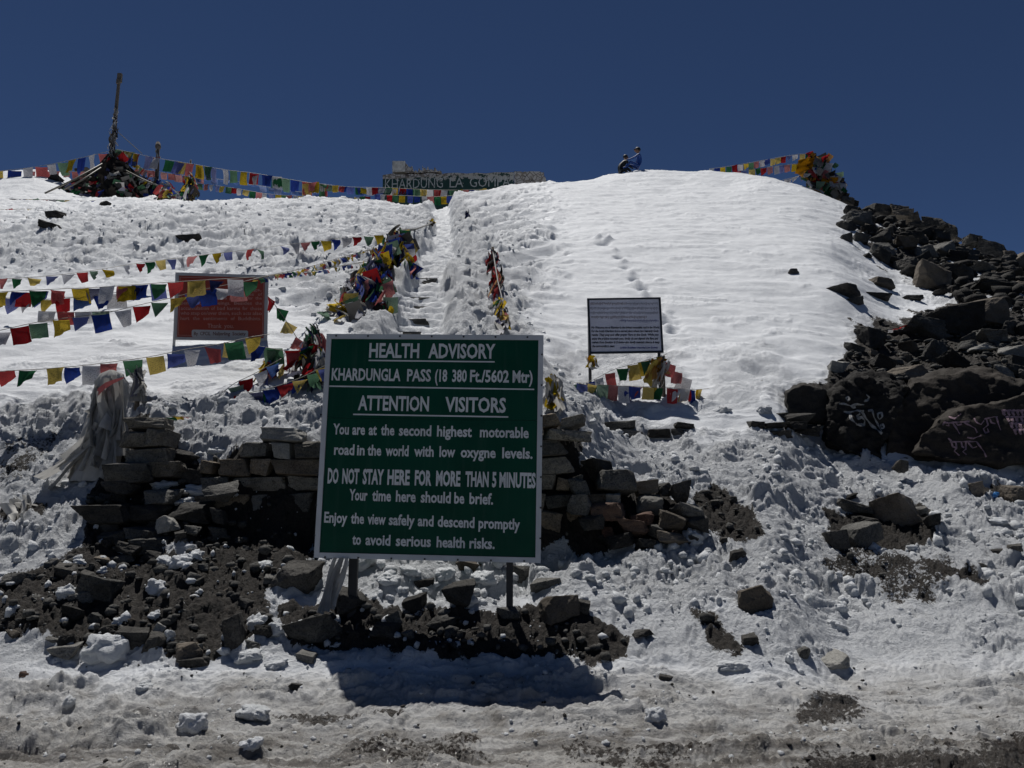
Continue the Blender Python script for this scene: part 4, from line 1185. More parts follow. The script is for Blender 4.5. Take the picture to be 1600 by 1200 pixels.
    (1325, 455, 50, 28, M_ROCKD, 'dark jagged rock standing in the white slope', None), (1378, 443, 40, 18, M_ROCKB, 'brown rounded rock sticking out of the snow', None), (1335, 470, 28, 14, M_ROCK, 'pale flat rock below the dark jagged rock', None),
    (1372, 463, 44, 10, M_ROCKD, 'row of thin dark stone in the snow tongue', None), (1425, 466, 34, 10, M_ROCKD, 'thin dark rock under the snow tongue', None), (1303, 452, 12, 8, M_ROCKD, 'tiny dark stone left of the jagged rock', None),
    (1497, 503, 110, 56, M_ROCKD, 'huge dark slab rock in the middle of the scree', None), (1550, 490, 60, 50, M_ROCKB, 'brown block behind the huge slab rock', None), (1455, 515, 72, 40, M_ROCK, 'grey rock in front of the huge slab rock', None),
    (1548, 525, 60, 30, M_ROCK, 'grey pyramid shaped rock in the scree', None), (1368, 530, 42, 40, M_ROCKD, 'dark square rock at the edge of the snow', None), (1470, 552, 40, 40, M_ROCK, 'upright pointed rock in the scree', None),
    (1495, 565, 44, 34, M_ROCKD, 'dark rock beside the upright pointed rock', None), (1585, 550, 44, 28, M_ROCKL, 'pale rock in the scree at the right edge', None), (1530, 545, 50, 14, M_ROCKL, 'long pale flat rock in the scree', None),
    (1420, 585, 80, 30, M_ROCKB, 'brown ledge of rock above the cracked boulder', None), (1380, 570, 40, 26, M_ROCKD, 'dark stone above the inscribed boulder', None), (1460, 590, 60, 20, M_ROCK, 'flat rock on top of the cracked boulder', None),
    (1555, 605, 40, 12, M_ROCKL, 'thin pale stone in the scree above the pink letters', None), (1590, 580, 40, 24, M_ROCKD, 'dark rock at the right edge above the boulder', None),
    (1560, 450, 90, 22, M_ROCKD, 'long dark slab lying across the upper scree', None), (1575, 430, 60, 16, M_ROCKB, 'brown slab lying below the skyline', None), (1540, 420, 50, 16, M_ROCK, 'grey slab below the massive skyline rock', None),
]
for cx, cy, w_, h_, m_, lb, Yo in RK2: rock(cx, cy, w_, h_, lb, m_, None, Yo=Yo, tilt=.22)

# unnamed rubble: nothing tells these apart
rs = random.Random(42)
def rubble(poly, n, smin, smax, label, group, mats, seed, hmul=(.5, .9), host=None):
    rs = random.Random(seed); xs = [p[0] for p in poly]; ys = [p[1] for p in poly]; k = 0
    while k < n:
        x, y = rs.uniform(min(xs), max(xs)), rs.uniform(min(ys), max(ys))
        if poly_sd(np.array([x]), np.array([y]), poly)[0] < 0: continue
        w_ = smin + (smax - smin) * rs.random() ** 2
        if host is not None:
            part('stone', rs.choice(ROCKS), host, place_px(None, x, y, w_, w_ * rs.uniform(*hmul), tilt=.3), rs.choice(mats)); k += 1; continue
        rock(x, y, w_, w_ * rs.uniform(*hmul), label, rs.choice(mats), None, group=group, tilt=.4)
        k += 1
rubble([(1325, 325), (1400, 330), (1500, 370), (1600, 405), (1640, 480), (1520, 480), (1440, 430), (1360, 395)], 72, 14, 38, 'dark angular rock in the rubble field below the right skyline', 'rocks of the upper right rubble field', [M_ROCKD, M_ROCKD, M_ROCKB, M_ROCKD], 1)
rubble([(1340, 520), (1400, 500), (1500, 470), (1640, 450), (1640, 630), (1440, 610), (1300, 600), (1310, 575)], 45, 12, 32, 'dark rock scattered over the scree above the painted boulder', 'rocks on the scree', [M_ROCKD, M_ROCK, M_ROCKB, M_ROCKD, M_ROCKL], 2)
rubble([(0, 885), (130, 870), (300, 865), (380, 850), (440, 870), (420, 960), (330, 1030), (100, 1000), (0, 990)], 32, 12, 26, 'small dark stone scattered on the soil bank left of the sign', 'small stones on the left soil bank', [M_ROCKD, M_ROCK, M_ROCK, M_ROCKB], 3)
rubble([(520, 960), (700, 950), (880, 965), (900, 1010), (700, 1020), (530, 1010)], 12, 12, 28, 'small dark stone lying in the sign shadow', 'stones in the sign shadow', [M_ROCKD, M_ROCK], 4)
rubble([(135, 790), (200, 750), (330, 790), (370, 850), (140, 870)], 34, 14, 30, 'dark stone filling the gaps of the rubble pile', '', [M_ROCKD, M_ROCKD, M_ROCK], 5, host=wL)
rubble([(900, 770), (1080, 800), (1090, 850), (960, 850), (900, 840)], 20, 14, 30, 'dark filler stone in the right rubble', '', [M_ROCKD, M_ROCK, M_ROCKR], 6, host=wR)
rubble([(1085, 780), (1160, 775), (1185, 850), (1100, 850)], 10, 10, 24, 'dark stone in the broken ground right of the rubble', '', [M_ROCKD, M_ROCK], 7, host=wR)

# snow and ice chunks
SN = [(159, 1018, 78, 52, 'largest ice block, white and angular, at the lower left'), (385, 1029, 46, 26, 'white ice chunk lying on the road edge left of the sign shadow'), (430, 1039, 38, 16, 'flat white snow lump right of the ice chunk at the road edge'),
      (244, 920, 42, 32, 'white snow lump perched on the dark soil bank'), (100, 927, 34, 30, 'twisted white snow lump on the left soil bank'), (185, 972, 28, 18, 'white snow lump above the big ice block'), (240, 963, 26, 18, 'small snow lump at the middle of the soil bank'),
      (262, 995, 18, 24, 'small upright ice piece among dark rubble'), (296, 1132, 50, 34, 'crystalline ice lump on the icy road'), (391, 1118, 60, 30, 'smooth white ice chunk on the icy road'), (391, 1165, 38, 24, 'white ice chunk nearest the bottom edge'),
      (222, 1073, 28, 18, 'small snow lump on the icy verge'), (104, 1098, 20, 24, 'pointed snow peak on the pushed up slush ridge'), (278, 878, 40, 28, 'rounded snow lump at the top of the soil bank'), (300, 870, 30, 24, 'snow lump beside the rounded one on the soil bank'), (255, 878, 30, 20, 'small snow lump left of the rounded one'),
      (157, 893, 22, 16, 'small white lump high on the soil bank'), (122, 880, 22, 14, 'small snow lump beside dark rubble'), (20, 950, 16, 12, 'tiny white lump at the left edge of the soil bank'), (310, 925, 14, 8, 'tiny white flake of ice on the dark soil'),
      (1220, 925, 22, 8, 'low snow lump beside the pyramid shaped rock'), (1310, 978, 34, 18, 'rounded translucent snow lump on the slushy slope'), (1235, 1030, 14, 22, 'small upright snow piece near the pointed stone'), (1145, 1042, 50, 18, 'low rounded ice lump right of the shadow'),
      (1025, 1120, 36, 26, 'dull grey ice lump on the icy road'), (1312, 900, 12, 16, 'small white lump on the brown patch'), (1290, 985, 0, 0, ''), (570, 880, 40, 34, 'big snow lump right of the left sign post'), (605, 905, 40, 24, 'snow lump under the sign beside the dark boulder'),
      (545, 975, 0, 0, ''), (585, 985, 24, 12, 'small bluish snow lump in the sign shadow'), (520, 1010, 28, 10, 'flat snow lump in the sign shadow'), (640, 895, 36, 22, 'clustered snow lump below the sign edge'), (695, 898, 34, 26, 'snow lump below the middle of the sign'),
      (755, 905, 44, 26, 'snow lump beside the tan slab'), (410, 885, 30, 18, 'snow lump left of the broad dark boulder'), (400, 975, 34, 30, 'lumpy snow beside the upright dark slab'), (430, 985, 34, 26, 'lumpy snow between slab and grey block'), (736, 940, 22, 26, 'snow knob beside the dark pointed rock'),
      (1085, 840, 34, 30, 'snow lump against the end of the rubble'), (1560, 815, 40, 14, 'snow mound near the right edge'), (310, 770, 60, 26, 'crusted snow slab on the ledge of the left rubble'), (280, 785, 50, 18, 'crusted snow on the lower ledge of the left rubble'), (330, 782, 40, 14, 'snow crust on the flat stone'), (255, 760, 46, 18, 'snow crust near the rounded grey stone'), (340, 700, 44, 20, 'snow crust on the corner of the left wall'), (1130, 640, 30, 16, 'snow lump above the low stone line'), (1195, 640, 26, 18, 'round snow lump above the right end of the low stones')]
for cx, cy, w_, h_, lb in SN:
    if w_: rock(cx, cy, w_, h_, lb, M_CHUNK, LUMPS, 'snow_chunk', tilt=.2)

# ------------------------------------------------------------------ mani boulders
def boulder(name, front, Yf, depth, label, mat, vox=.045, amp=.10, lean=.25, freq=1.2, back=.55, seed=0):
    bm = bmesh.new()
    cx_ = sum(p[0] for p in front) / len(front); cy_ = sum(p[1] for p in front) / len(front)
    for (px, py) in front:
        yf = Yf(px, py) if callable(Yf) else Yf
        bm.verts.new(at(cx_ + (px - cx_) * .97, cy_ + (py - cy_) * .95, yf))
        bm.verts.new(at(px, py, yf + depth * .18))
        q = at(px, py, yf + depth * .6); bm.verts.new(q)
        q = at(cx_ + (px - cx_) * back, cy_ + (py - cy_) * back, yf + depth); bm.verts.new(q)
    bmesh.ops.convex_hull(bm, input=bm.verts[:])
    bmesh.ops.delete(bm, geom=[v for v in bm.verts if not v.link_faces], context='VERTS')
    me_ = bpy.data.meshes.new(name); bm.to_mesh(me_); bm.free()
    o = bpy.data.objects.new(name, me_); COL.objects.link(o)
    md = o.modifiers.new('r', 'REMESH'); md.mode = 'VOXEL'; md.voxel_size = vox
    dg = bpy.context.evaluated_depsgraph_get()
    m2 = bpy.data.meshes.new_from_object(o.evaluated_get(dg))
    o.modifiers.clear(); o.data = m2; m2.name = name
    nrm = [v.normal.copy() for v in m2.vertices]; so_ = Vector((seed * 3.1, seed, 0))
    for v, n in zip(m2.vertices, nrm):
        p = v.co * freq + so_
        k = noise.fractal(p, 1., 2., 5) * amp
        k -= abs(noise.noise(p * 1.1 + Vector((9, 3, 1)))) * amp * .9
        k += noise.fractal(p * 5., .8, 2., 4) * amp * .30 - abs(noise.noise(p * 3.1)) * amp * .35
        cell = noise.cell(p * 1.3) if False else 0
        v.co += n * k
    m2.polygons.foreach_set('use_smooth', np.ones(len(m2.polygons), dtype=bool))
    m2.materials.clear(); m2.materials.append(mat); m2.update()
    tag(o, label, 'boulder')
    return o
yb = lambda px, py: 12.25 + (720 - py) / 140 * .55
bo1 = boulder('boulder', [(1226, 612), (1240, 600), (1262, 598), (1292, 606), (1300, 640), (1296, 660), (1262, 664), (1235, 652), (1224, 630)], 12.6, 1.2, 'dark rounded boulder left of the painted boulders', M_BOULDER, .04, .09, seed=2)
bo2 = boulder('boulder', [(1284, 672), (1288, 640), (1300, 612), (1330, 588), (1395, 584), (1425, 600), (1400, 668), (1378, 728), (1350, 720), (1318, 706), (1288, 694)], lambda a, b: yb(a, b) - .1, 1.6, 'dark rough boulder painted with a large white sacred syllable', M_BOULDER, .035, .15, seed=3, freq=1.7)
bo3 = boulder('boulder', [(1378, 724), (1382, 690), (1396, 640), (1424, 592), (1470, 574), (1540, 578), (1600, 600), (1600, 700), (1500, 722), (1440, 720), (1410, 726)], lambda a, b: yb(a, b) + .0, 1.8, 'smooth cracked dark boulder between the two painted ones', M_BOULDER2, .04, .12, seed=5)
bo4 = boulder('boulder', [(1425, 708), (1434, 676), (1470, 646), (1530, 630), (1600, 612), (1720, 600), (1800, 630), (1800, 716), (1720, 730), (1560, 728), (1480, 724)], lambda a, b: 11.95 + (720 - b) / 100 * .35, 1.6, 'long low dark boulder painted with pink script at the right edge', M_BOULDER2, .045, .10, seed=7)
dg = bpy.context.evaluated_depsgraph_get()
def bvh(o):
    m = o.data; return BVHTree.FromPolygons([v.co for v in m.vertices], [p.vertices for p in m.polygons])
M_PWHITE = plain('faded_white_paint', (.26, .26, .25), rough=.8, noise_amt=.5, nscale=20)
M_PPINK = plain('faded_pink_paint', (.26, .17, .20), rough=.8, noise_amt=.5, nscale=20)
def paint(o, strokes, mat, org, sc_, wdt=3.2):
    tree = bvh(o); O = Vector((0, 0, EYE)); mb = MB()
    for s in strokes:
        mb = MB(); wd = wdt
        if isinstance(s[0], (int, float)): wd = s[0]; s = s[1]
        P = [(org[0] + x / sc_, org[1] + y / sc_) for x, y in s]
        dense = []
        for (ax, ay), (bx, by) in zip(P, P[1:]):
            k = max(1, int(math.hypot(bx - ax, by - ay) / 1.2))
            dense += [(ax + (bx - ax) * i / k, ay + (by - ay) * i / k) for i in range(k)]
        dense.append(P[-1])
        prev = None
        for i, (x, y) in enumerate(dense):
            x0, y0 = dense[max(0, i - 1)]; x1, y1 = dense[min(len(dense) - 1, i + 1)]
            l = math.hypot(x1 - x0, y1 - y0) + 1e-6; nx, ny = -(y1 - y0) / l, (x1 - x0) / l
            w2 = wd * .5 * (.75 + .35 * math.sin(i * .35))
            e = []
            for sg in (-1, 0, 1):
                h = tree.ray_cast(O, ray_dir(x + nx * w2 * sg, y + ny * w2 * sg))
                if h[0] is None: e = None; break
                e.append(h[0] + h[1] * .008 - ray_dir(x, y) * .004)
            if e and prev:
                mb.add([prev[0], prev[1], e[1], e[0]], [(0, 1, 2, 3)]); mb.add([prev[1], prev[2], e[2], e[1]], [(0, 1, 2, 3)])
            prev = e
        if mb.v:
            p = bpy.data.objects.new('painted_stroke', mb.mesh('painted_stroke', mat)); COL.objects.link(p); p.parent = o
# strokes traced in a x4.21 enlargement whose corner is at (1220, 560)
OM = [[(382, 298), (420, 300), (460, 312), (500, 300), (545, 305)], [(425, 262), (440, 255), (452, 268), (440, 280), (425, 262)], [(545, 285), (570, 275), (580, 255), (560, 238)], [(460, 312), (480, 325), (490, 320)],
      (3.6, [(412, 350), (440, 358), (500, 345), (545, 350)]), (4.4, [(455, 365), (462, 400), (500, 435), (545, 440), (552, 410), (530, 385), (510, 395), (500, 378), (520, 362)]), (4.2, [(530, 350), (560, 395), (600, 445), (665, 495)]), (3.2, [(572, 345), (600, 342), (610, 380), (635, 430), (662, 480)]), [(640, 362), (662, 360), (668, 385), (650, 402), (638, 385), (640, 362)], [(655, 440), (672, 435), (680, 455), (664, 466), (655, 440)]]
paint(bo2, OM, M_PWHITE, (1220, 560), 4.21)
def paint4(strokes, **k): return paint(bo4, strokes, M_PPINK, (1220, 560), 4.21, **k)
T1 = [[(1065, 440), (1075, 422), (1100, 425), (1105, 445), (1085, 440)], [(1105, 385), (1140, 398), (1185, 365)], [(1105, 425), (1150, 420), (1195, 420), (1240, 415)], [(1130, 425), (1160, 470), (1178, 500)], [(1150, 425), (1165, 440), (1190, 432)], [(1200, 420), (1240, 440), (1275, 460), (1292, 490)],
      [(1270, 395), (1290, 425), (1315, 435), (1335, 410)], [(1335, 400), (1360, 395), (1400, 385), (1425, 385)], [(1350, 400), (1362, 440), (1330, 465), (1345, 492), (1368, 485), (1358, 462)], [(1375, 400), (1385, 425), (1410, 430)], [(1415, 385), (1430, 430), (1445, 475)],
      [(1100, 525), (1120, 545)], [(1110, 550), (1150, 550), (1210, 548), (1290, 548)], [(1120, 552), (1130, 580), (1150, 590)], [(1150, 552), (1155, 590), (1140, 610), (1175, 640)], [(1185, 550), (1190, 580), (1205, 590)], [(1215, 550), (1215, 600), (1195, 615), (1220, 635)], [(1230, 555), (1260, 590), (1290, 580)], [(1225, 520), (1265, 528), (1318, 508)], [(1285, 548), (1310, 580), (1335, 610), (1350, 650)]]
paint4(T1, wdt=2.6)
T2 = []
rs = random.Random(3)
for r_ in range(4):
    y0 = 345 + r_ * 42
    x = 1450 + r_ * 25
    while x < 1640:
        T2.append([(x, y0), (x + 30, y0 - 3)]); T2.append([(x + 8, y0), (x + 12 + rs.uniform(-6, 10), y0 + 18), (x + 26, y0 + 30)])
        T2.append([(x + 22, y0 + 4), (x + 16, y0 + 22)]); x += 30
paint4(T2, wdt=3.)

# ------------------------------------------------------------------ prayer flags
def cloth(seed, corner, amp=.1, nx=6, ny=5, drop=1.):
    rg_ = random.Random(seed); V, F = [], []
    bl_, br_ = corner
    ph, fr = rg_.uniform(0, 6), rg_.uniform(1., 2.2)
    for j in range(ny + 1):
        for i in range(nx + 1):
            u, v = i / nx, j / ny
            top = Vector((u, 0, 0)); bot = Vector(bl_) * (1 - u) + Vector(br_) * u
            p = top * (1 - v) + bot * v
            p += Vector((0, amp * v * math.sin(ph + fr * 2 * PI * u + v * 2.), 0)) + Vector((0, .12 * math.sin(v * PI) * math.sin(ph * 2 + u), -.02 * math.sin(u * PI)))
            V.append(p)
    for j in range(ny):
        for i in range(nx):
            a = j * (nx + 1) + i; F.append((a, a + 1, a + nx + 2, a + nx + 1))
    me_ = bpy.data.meshes.new('flag'); me_.from_pydata(V, [], F)
    uvl = me_.uv_layers.new(name='UVMap')
    for pl in me_.polygons:
        for li, vi in zip(pl.loop_indices, pl.vertices):
            uvl.data[li].uv = ((vi % (nx + 1)) / nx, 1 - (vi // (nx + 1)) / ny)
    me_.polygons.foreach_set('use_smooth', np.ones(len(me_.polygons), dtype=bool))
    me_.materials.append(FLAGC['w']); me_.update(); return me_
SQ = [cloth(i, ((random.uniform(-.12, .12), random.uniform(-.2, .2), -1.05), (1 + random.uniform(-.15, .12), random.uniform(-.2, .2), -1.0 + random.uniform(-.15, .1))), .08) for i in range(10)]
TRI = [cloth(20 + i, ((random.uniform(-.02, .15), random.uniform(-.3, .1), -1.0), (random.uniform(.72, .98), random.uniform(-.3, .4), -random.uniform(.12, .5))), .10) for i in range(8)] + \
      [cloth(40 + i, ((random.uniform(.05, .35), random.uniform(-.3, .1), -.95), (random.uniform(.6, .9), random.uniform(-.3, .3), -random.uniform(.6, 1.))), .12) for i in range(5)]
FLAT = [cloth(60 + i, ((random.uniform(-.1, .2), .25, -.45), (random.uniform(.8, 1.1), .3, -.3 - random.uniform(0, .2))), .14) for i in range(5)]
RIB = []
def ribbon(seed, n=9, wd=.16, twist=1.2, wav=.10, var=.3, pw=2.2):
    rg_ = random.Random(seed); V, F = [], []
    ph = rg_.uniform(0, 6); tw = rg_.uniform(-twist, twist)
    for j in range(n + 1):
        v = j / n; c = Vector((wav * math.sin(ph + v * 5), wav * math.cos(ph * 1.7 + v * 4) - .06 * math.sin(v * PI), -v))
        a = ph + tw * v; ww = wd * (.35 + .75 * min(1, v * pw)) * (.8 + var * math.sin(ph + 9 * v))
        for k in range(5):
            s = (k / 4 - .5)
            V.append(c + Vector((math.cos(a) * s * ww, math.sin(a) * s * ww + .25 * ww * math.sin(s * 9 + ph + v * 2), 0)))
    for j in range(n):
        for k in range(4):
            a = j * 5 + k; F.append((a, a + 1, a + 6, a + 5))
    me_ = bpy.data.meshes.new('flag'); me_.from_pydata(V, [], F)
    uvl = me_.uv_layers.new(name='UVMap')
    for pl in me_.polygons:
        for li, vi in zip(pl.loop_indices, pl.vertices): uvl.data[li].uv = ((vi % 5) / 4, 1 - (vi // 5) / n)
    me_.polygons.foreach_set('use_smooth', np.ones(len(me_.polygons), dtype=bool))
    me_.materials.append(FLAGC['w']); me_.update(); return me_
RIB = [ribbon(i) for i in range(12)]
SCARF = [ribbon(50 + i, 14, .30, .6, .035, .06, .9) for i in range(10)]

def flag_string(pts, label, seq='bwrgy', fw=24, fh=None, pool=None, gap=1.08, start=0, cordr=.004, skip=0., seed=1, sag=0, dbl=False, group='strings of prayer flags', cut=None):
    """pts: (px, py, Y) along the cord"""
    rs = random.Random(seed); fh = fh or fw * .95; pool = pool or (TRI + SQ[:4])
    P = [at(*p) for p in pts]
    # smooth
    dense = []
    for i in range(len(P) - 1):
        p0 = P[max(i - 1, 0)]; p1 = P[i]; p2 = P[i + 1]; p3 = P[min(i + 2, len(P) - 1)]
        for k in range(8):
            t = k / 8
            q = .5 * ((2 * p1) + (p2 - p0) * t + (2 * p0 - 5 * p1 + 4 * p2 - p3) * t * t + (3 * p1 - p0 - 3 * p2 + p3) * t ** 3)
            q.z -= sag * 4 * t * (1 - t); dense.append(q)
    dense.append(P[-1])
    root = empty('prayer_flag_string', dense[0], label, 'prayer flags', group)
    m = MB(); m.tube(dense, cordr, 5); part('cord', m.mesh('cord', M_CORD, True), root)
    seg = [0]
    for a, b in zip(dense, dense[1:]): seg.append(seg[-1] + (b - a).length)
    tot = seg[-1]; d = 0; k = start
    while d < tot - .02:
        i = min(max(np.searchsorted(seg, d) - 1, 0), len(dense) - 2)
        t = (d - seg[i]) / (seg[i + 1] - seg[i] + 1e-9); p = dense[i].lerp(dense[i + 1], t)
        s = px_size(p.y); fwm = fw * s
        j = min(max(np.searchsorted(seg, min(d + fwm, tot)) - 1, 0), len(dense) - 2)
        e = dense[j].lerp(dense[j + 1], min(1, (min(d + fwm, tot) - seg[j]) / (seg[j + 1] - seg[j] + 1e-9)))
        if rs.random() >= skip and (e - p).length > fwm * .5:
            xa = (e - p).normalized(); dn = Vector((rs.uniform(-.12, .18), rs.uniform(-.6, .2), 1)).normalized()
            ya = dn.cross(xa).normalized(); za = xa.cross(ya).normalized()
            M = Matrix((xa * fwm, ya * fwm, dn * (fh * s) * rs.uniform(.85, 1.12))).transposed().to_4x4(); M = M @ Matrix.Rotation(rs.uniform(-.35, .35), 4, 'Z') @ Matrix.Diagonal((rs.uniform(.85, 1.05), 1, 1, 1)); M.translation = p - Vector((0, 0, cordr))
            part('flag', rs.choice(pool), root, M, FLAGC[seq[k % len(seq)]])
            if dbl and rs.random() < .7:
                M2 = M.copy(); M2.translation = p + Vector((rs.uniform(-.3, .3) * fwm, .03, 0)); part('flag', rs.choice(pool), root, M2, FLAGC[rs.choice(seq)])
        d += fwm * gap * rs.choice((.8, .95, 1., 1.05, 1.2)); k += 1
    return root

G = 'strings of prayer flags'
RS = 42.
flag_string([(-60, 272, 43), (0, 267, 43), (60, 260, 43), (120, 248, 42.5), (168, 237, 42)], 'flag string rising from the left edge to the tall pole on the ridge', 'rwgybw', 19, 22, SQ, 1.04, cordr=.012, seed=1)
flag_string([(182, 233, 42), (240, 246, 41.5), (300, 256, 41), (350, 265, 40.5), (400, 271, 40), (450, 280, 40), (515, 290, 40)], 'upper flag string sloping right from the tall pole along the ridge', 'gyrbwgbrygbw', 16, 19, SQ, 1.12, cordr=.012, seed=2, dbl=True)
flag_string([(500, 287, 40), (545, 292, 40), (600, 293, 40.5), (640, 295, 40.5), (700, 297, 40.5), (762, 296, 40)], 'flag string crossing in front of the painted ridge wall', 'wgyrbgywr', 11, 11, SQ, 1.02, cordr=.01, seed=3, dbl=True)
flag_string([(585, 304, 40.2), (640, 306, 40.2), (690, 307, 40.2), (745, 300, 40)], 'lower flag string in front of the painted ridge wall', 'bwrgyb', 11, 11, SQ, 1.02, cordr=.01, seed=4)
flag_string([(300, 286, 41), (360, 293, 40.5), (420, 303, 40.5), (480, 307, 40), (540, 309, 40), (585, 305, 40)], 'lower string of bright flags low over the ridge snow', 'ygrwbygrw', 10, 10, SQ, 1.05, cordr=.01, seed=5)
flag_string([(306, 277, 42), (350, 281, 42), (400, 289, 42), (450, 298, 42), (500, 302, 42)], 'faint light blue flag string between the two ridge strings', 'l', 12, 8, FLAT + SQ[:3], 1.08, cordr=.01, seed=6)
flag_string([(196, 263, 42), (230, 266, 42), (270, 272, 42), (315, 278, 42)], 'faded pink flag string right of the tall pole', 'p', 12, 10, SQ, 1.05, cordr=.01, seed=7)
flag_string([(48, 267, 43.5), (100, 268, 43.5), (140, 268, 43.5), (172, 264, 43)], 'faded pink flag string left of the tall pole', 'p', 11, 10, SQ, 1.08, cordr=.01, seed=8)
flag_string([(190, 236, 41.8), (215, 258, 41.5), (245, 280, 41), (275, 296, 40.5)], 'flag string running down from the tall pole to the right foot of the mound', 'rwblygrw', 10, 12, TRI, 1.05, cordr=.01, seed=9)
flag_string([(176, 262, 41.5), (205, 275, 41), (240, 288, 40.5), (290, 304, 40)], 'worn pale flag string along the right slope of the flag mound', 'ywgw', 10, 10, TRI, 1., cordr=.01, seed=10)
flag_string([(-30, 311, 36), (20, 311, 36), (80, 312, 36), (130, 314, 36), (150, 313, 36)], 'flag string lying low on the snow left of the mound', 'gybwbygrw', 13, 8, FLAT + TRI, 1.08, cordr=.01, seed=11)
flag_string([(-30, 328, 31), (20, 327, 31), (60, 326, 31.5), (115, 325, 32)], 'pale flag string on the snow just under the dark stones', 'wbgrwy', 13, 7, FLAT, 1.08, cordr=.01, seed=12)
flag_string([(-30, 356, 26.5), (20, 345, 27.5), (60, 333, 30)], 'greyish flag string climbing from the left edge over smooth snow', 'wk', 13, 7, FLAT, 1.08, cordr=.01, seed=13)
# middle left
flag_string([(-40, 438, 14.), (20, 435, 14.), (75, 431, 14.2), (135, 424, 14.5), (210, 412, 15.5), (270, 404, 16.3), (320, 398, 17.), (380, 391, 17.7), (450, 382, 18.6), (540, 371, 20), (580, 368, 20.4), (625, 362, 20.8)], 'uppermost long flag string crossing the snow to the stair railing', 'bwrgy', 19, 17, TRI, 1.12, cordr=.005, skip=.08, seed=14)
flag_string([(-40, 458, 10.8), (0, 456, 10.9), (80, 452, 11), (150, 449, 11.1), (250, 442, 11.3), (330, 437, 11.5), (400, 433, 11.6)], 'dense doubled flag string ending at the top of the red notice board', 'wybgryn', 26, 25, TRI[:6] + SQ, 1.0, cordr=.005, dbl=True, seed=15)
flag_string([(-40, 468, 11.0), (0, 465, 11.), (60, 468, 11.05), (130, 463, 11.1), (200, 455, 11.2)], 'short overlapping flag string near the left edge', 'rlbwy', 27, 24, TRI + SQ, 1.0, cordr=.005, dbl=False, seed=16)
flag_string([(-40, 522, 10.4), (0, 516, 10.5), (55, 504, 10.7), (110, 496, 10.9), (165, 489, 11.1), (215, 477, 11.3), (265, 466, 11.5), (320, 452, 11.6), (380, 440, 11.7), (420, 430, 11.9)], 'flag string rising across the snow to the middle of the red board', 'bwrgyb', 27, 26, TRI + SQ[:5], 1.03, cordr=.005, seed=17)
flag_string([(60, 486, 10.9), (110, 488, 11.), (180, 486, 11.1)], 'pale see through flag string behind the rising one', 'wrwg', 26, 18, SQ, 1.03, cordr=.004, seed=18)
flag_string([(420, 430, 12.), (470, 420, 13.2), (500, 412, 14.5), (540, 400, 16.5), (565, 393, 18), (585, 388, 19)], 'sagging dark flag string from the red board to the railing', 'wyrbngy', 16, 10, FLAT + TRI, 1.0, cordr=.006, seed=19)
flag_string([(395, 436, 12.), (440, 428, 13.), (480, 424, 14), (530, 416, 15.5), (575, 408, 17)], 'thin flag string on pale cord just below the sagging one', 'ygblrw', 14, 8, FLAT + TRI, 1.25, cordr=.008, seed=20)
flag_string([(-40, 585, 10.), (0, 580, 10.1), (60, 577, 10.2), (120, 572, 10.3), (180, 565, 10.4), (235, 557, 10.6), (290, 546, 10.8), (340, 538, 11), (390, 527, 11.2), (422, 522, 11.4)], 'lowest long flag string passing over the scarf covered post', 'wrgybwrgyb', 28, 27, SQ[:4] + TRI, 1.15, cordr=.005, seed=21)
flag_string([(418, 462, 12.0), (432, 480, 12.), (448, 503, 12.1), (465, 530, 12.2), (478, 552, 12.3)], 'flag string falling steeply from the right side of the red board', 'rgyryg', 23, 22, TRI, 1.05, cordr=.006, seed=22)
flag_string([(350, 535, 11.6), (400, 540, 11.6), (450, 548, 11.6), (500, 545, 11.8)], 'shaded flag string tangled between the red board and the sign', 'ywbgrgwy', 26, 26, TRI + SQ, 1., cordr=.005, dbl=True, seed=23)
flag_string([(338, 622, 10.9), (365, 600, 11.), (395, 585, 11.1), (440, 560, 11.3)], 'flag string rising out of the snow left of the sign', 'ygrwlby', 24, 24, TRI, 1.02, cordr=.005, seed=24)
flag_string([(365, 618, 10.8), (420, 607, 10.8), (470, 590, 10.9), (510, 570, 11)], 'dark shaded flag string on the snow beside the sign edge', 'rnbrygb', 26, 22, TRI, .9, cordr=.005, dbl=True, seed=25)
flag_string([(258, 652, 9.9), (272, 650, 9.9), (300, 651, 9.9)], 'scrap of flag string on the snow behind the slab pier', 'gyr', 16, 9, FLAT, .95, cordr=.004, seed=35)
# white board
flag_string([(885, 600, 12.7), (905, 598, 12.6), (950, 602, 12.6), (1000, 604, 12.6), (1050, 606, 12.6), (1080, 609, 12.7), (1108, 607, 13.)], 'flag string in front of the white notice board posts', 'gbygrwbygrwbyg', 18, 22, SQ + TRI[:3], 1.03, cordr=.004, dbl=True, seed=26)
flag_string([(900, 604, 12.9), (930, 592, 12.9), (960, 577, 12.95), (1000, 566, 13.), (1042, 553, 13.05)], 'upper swag of flags under the white notice board', 'ybwrgygkyw', 18, 22, SQ + TRI, .95, cordr=.004, dbl=True, seed=27)
flag_string([(1040, 565, 13.0), (1052, 580, 13.1), (1072, 592, 13.2)], 'short pale red flag string right of the white notice board', 'rpw', 20, 22, SQ, 1., cordr=.004, seed=28)
flag_string([(1160, 602, 13.6), (1175, 599, 13.6), (1192, 594, 13.6)], 'scrap of red and green flag lying on the snow slope', 'gr', 16, 7, FLAT, 1., cordr=.004, seed=29)
flag_string([(1345, 520, 16.5), (1400, 512, 16.8), (1440, 498, 17.2), (1470, 484, 18)], 'faded flag string lying along the scree edge', 'kkywrr', 16, 8, FLAT, 1.1, cordr=.01, seed=30)
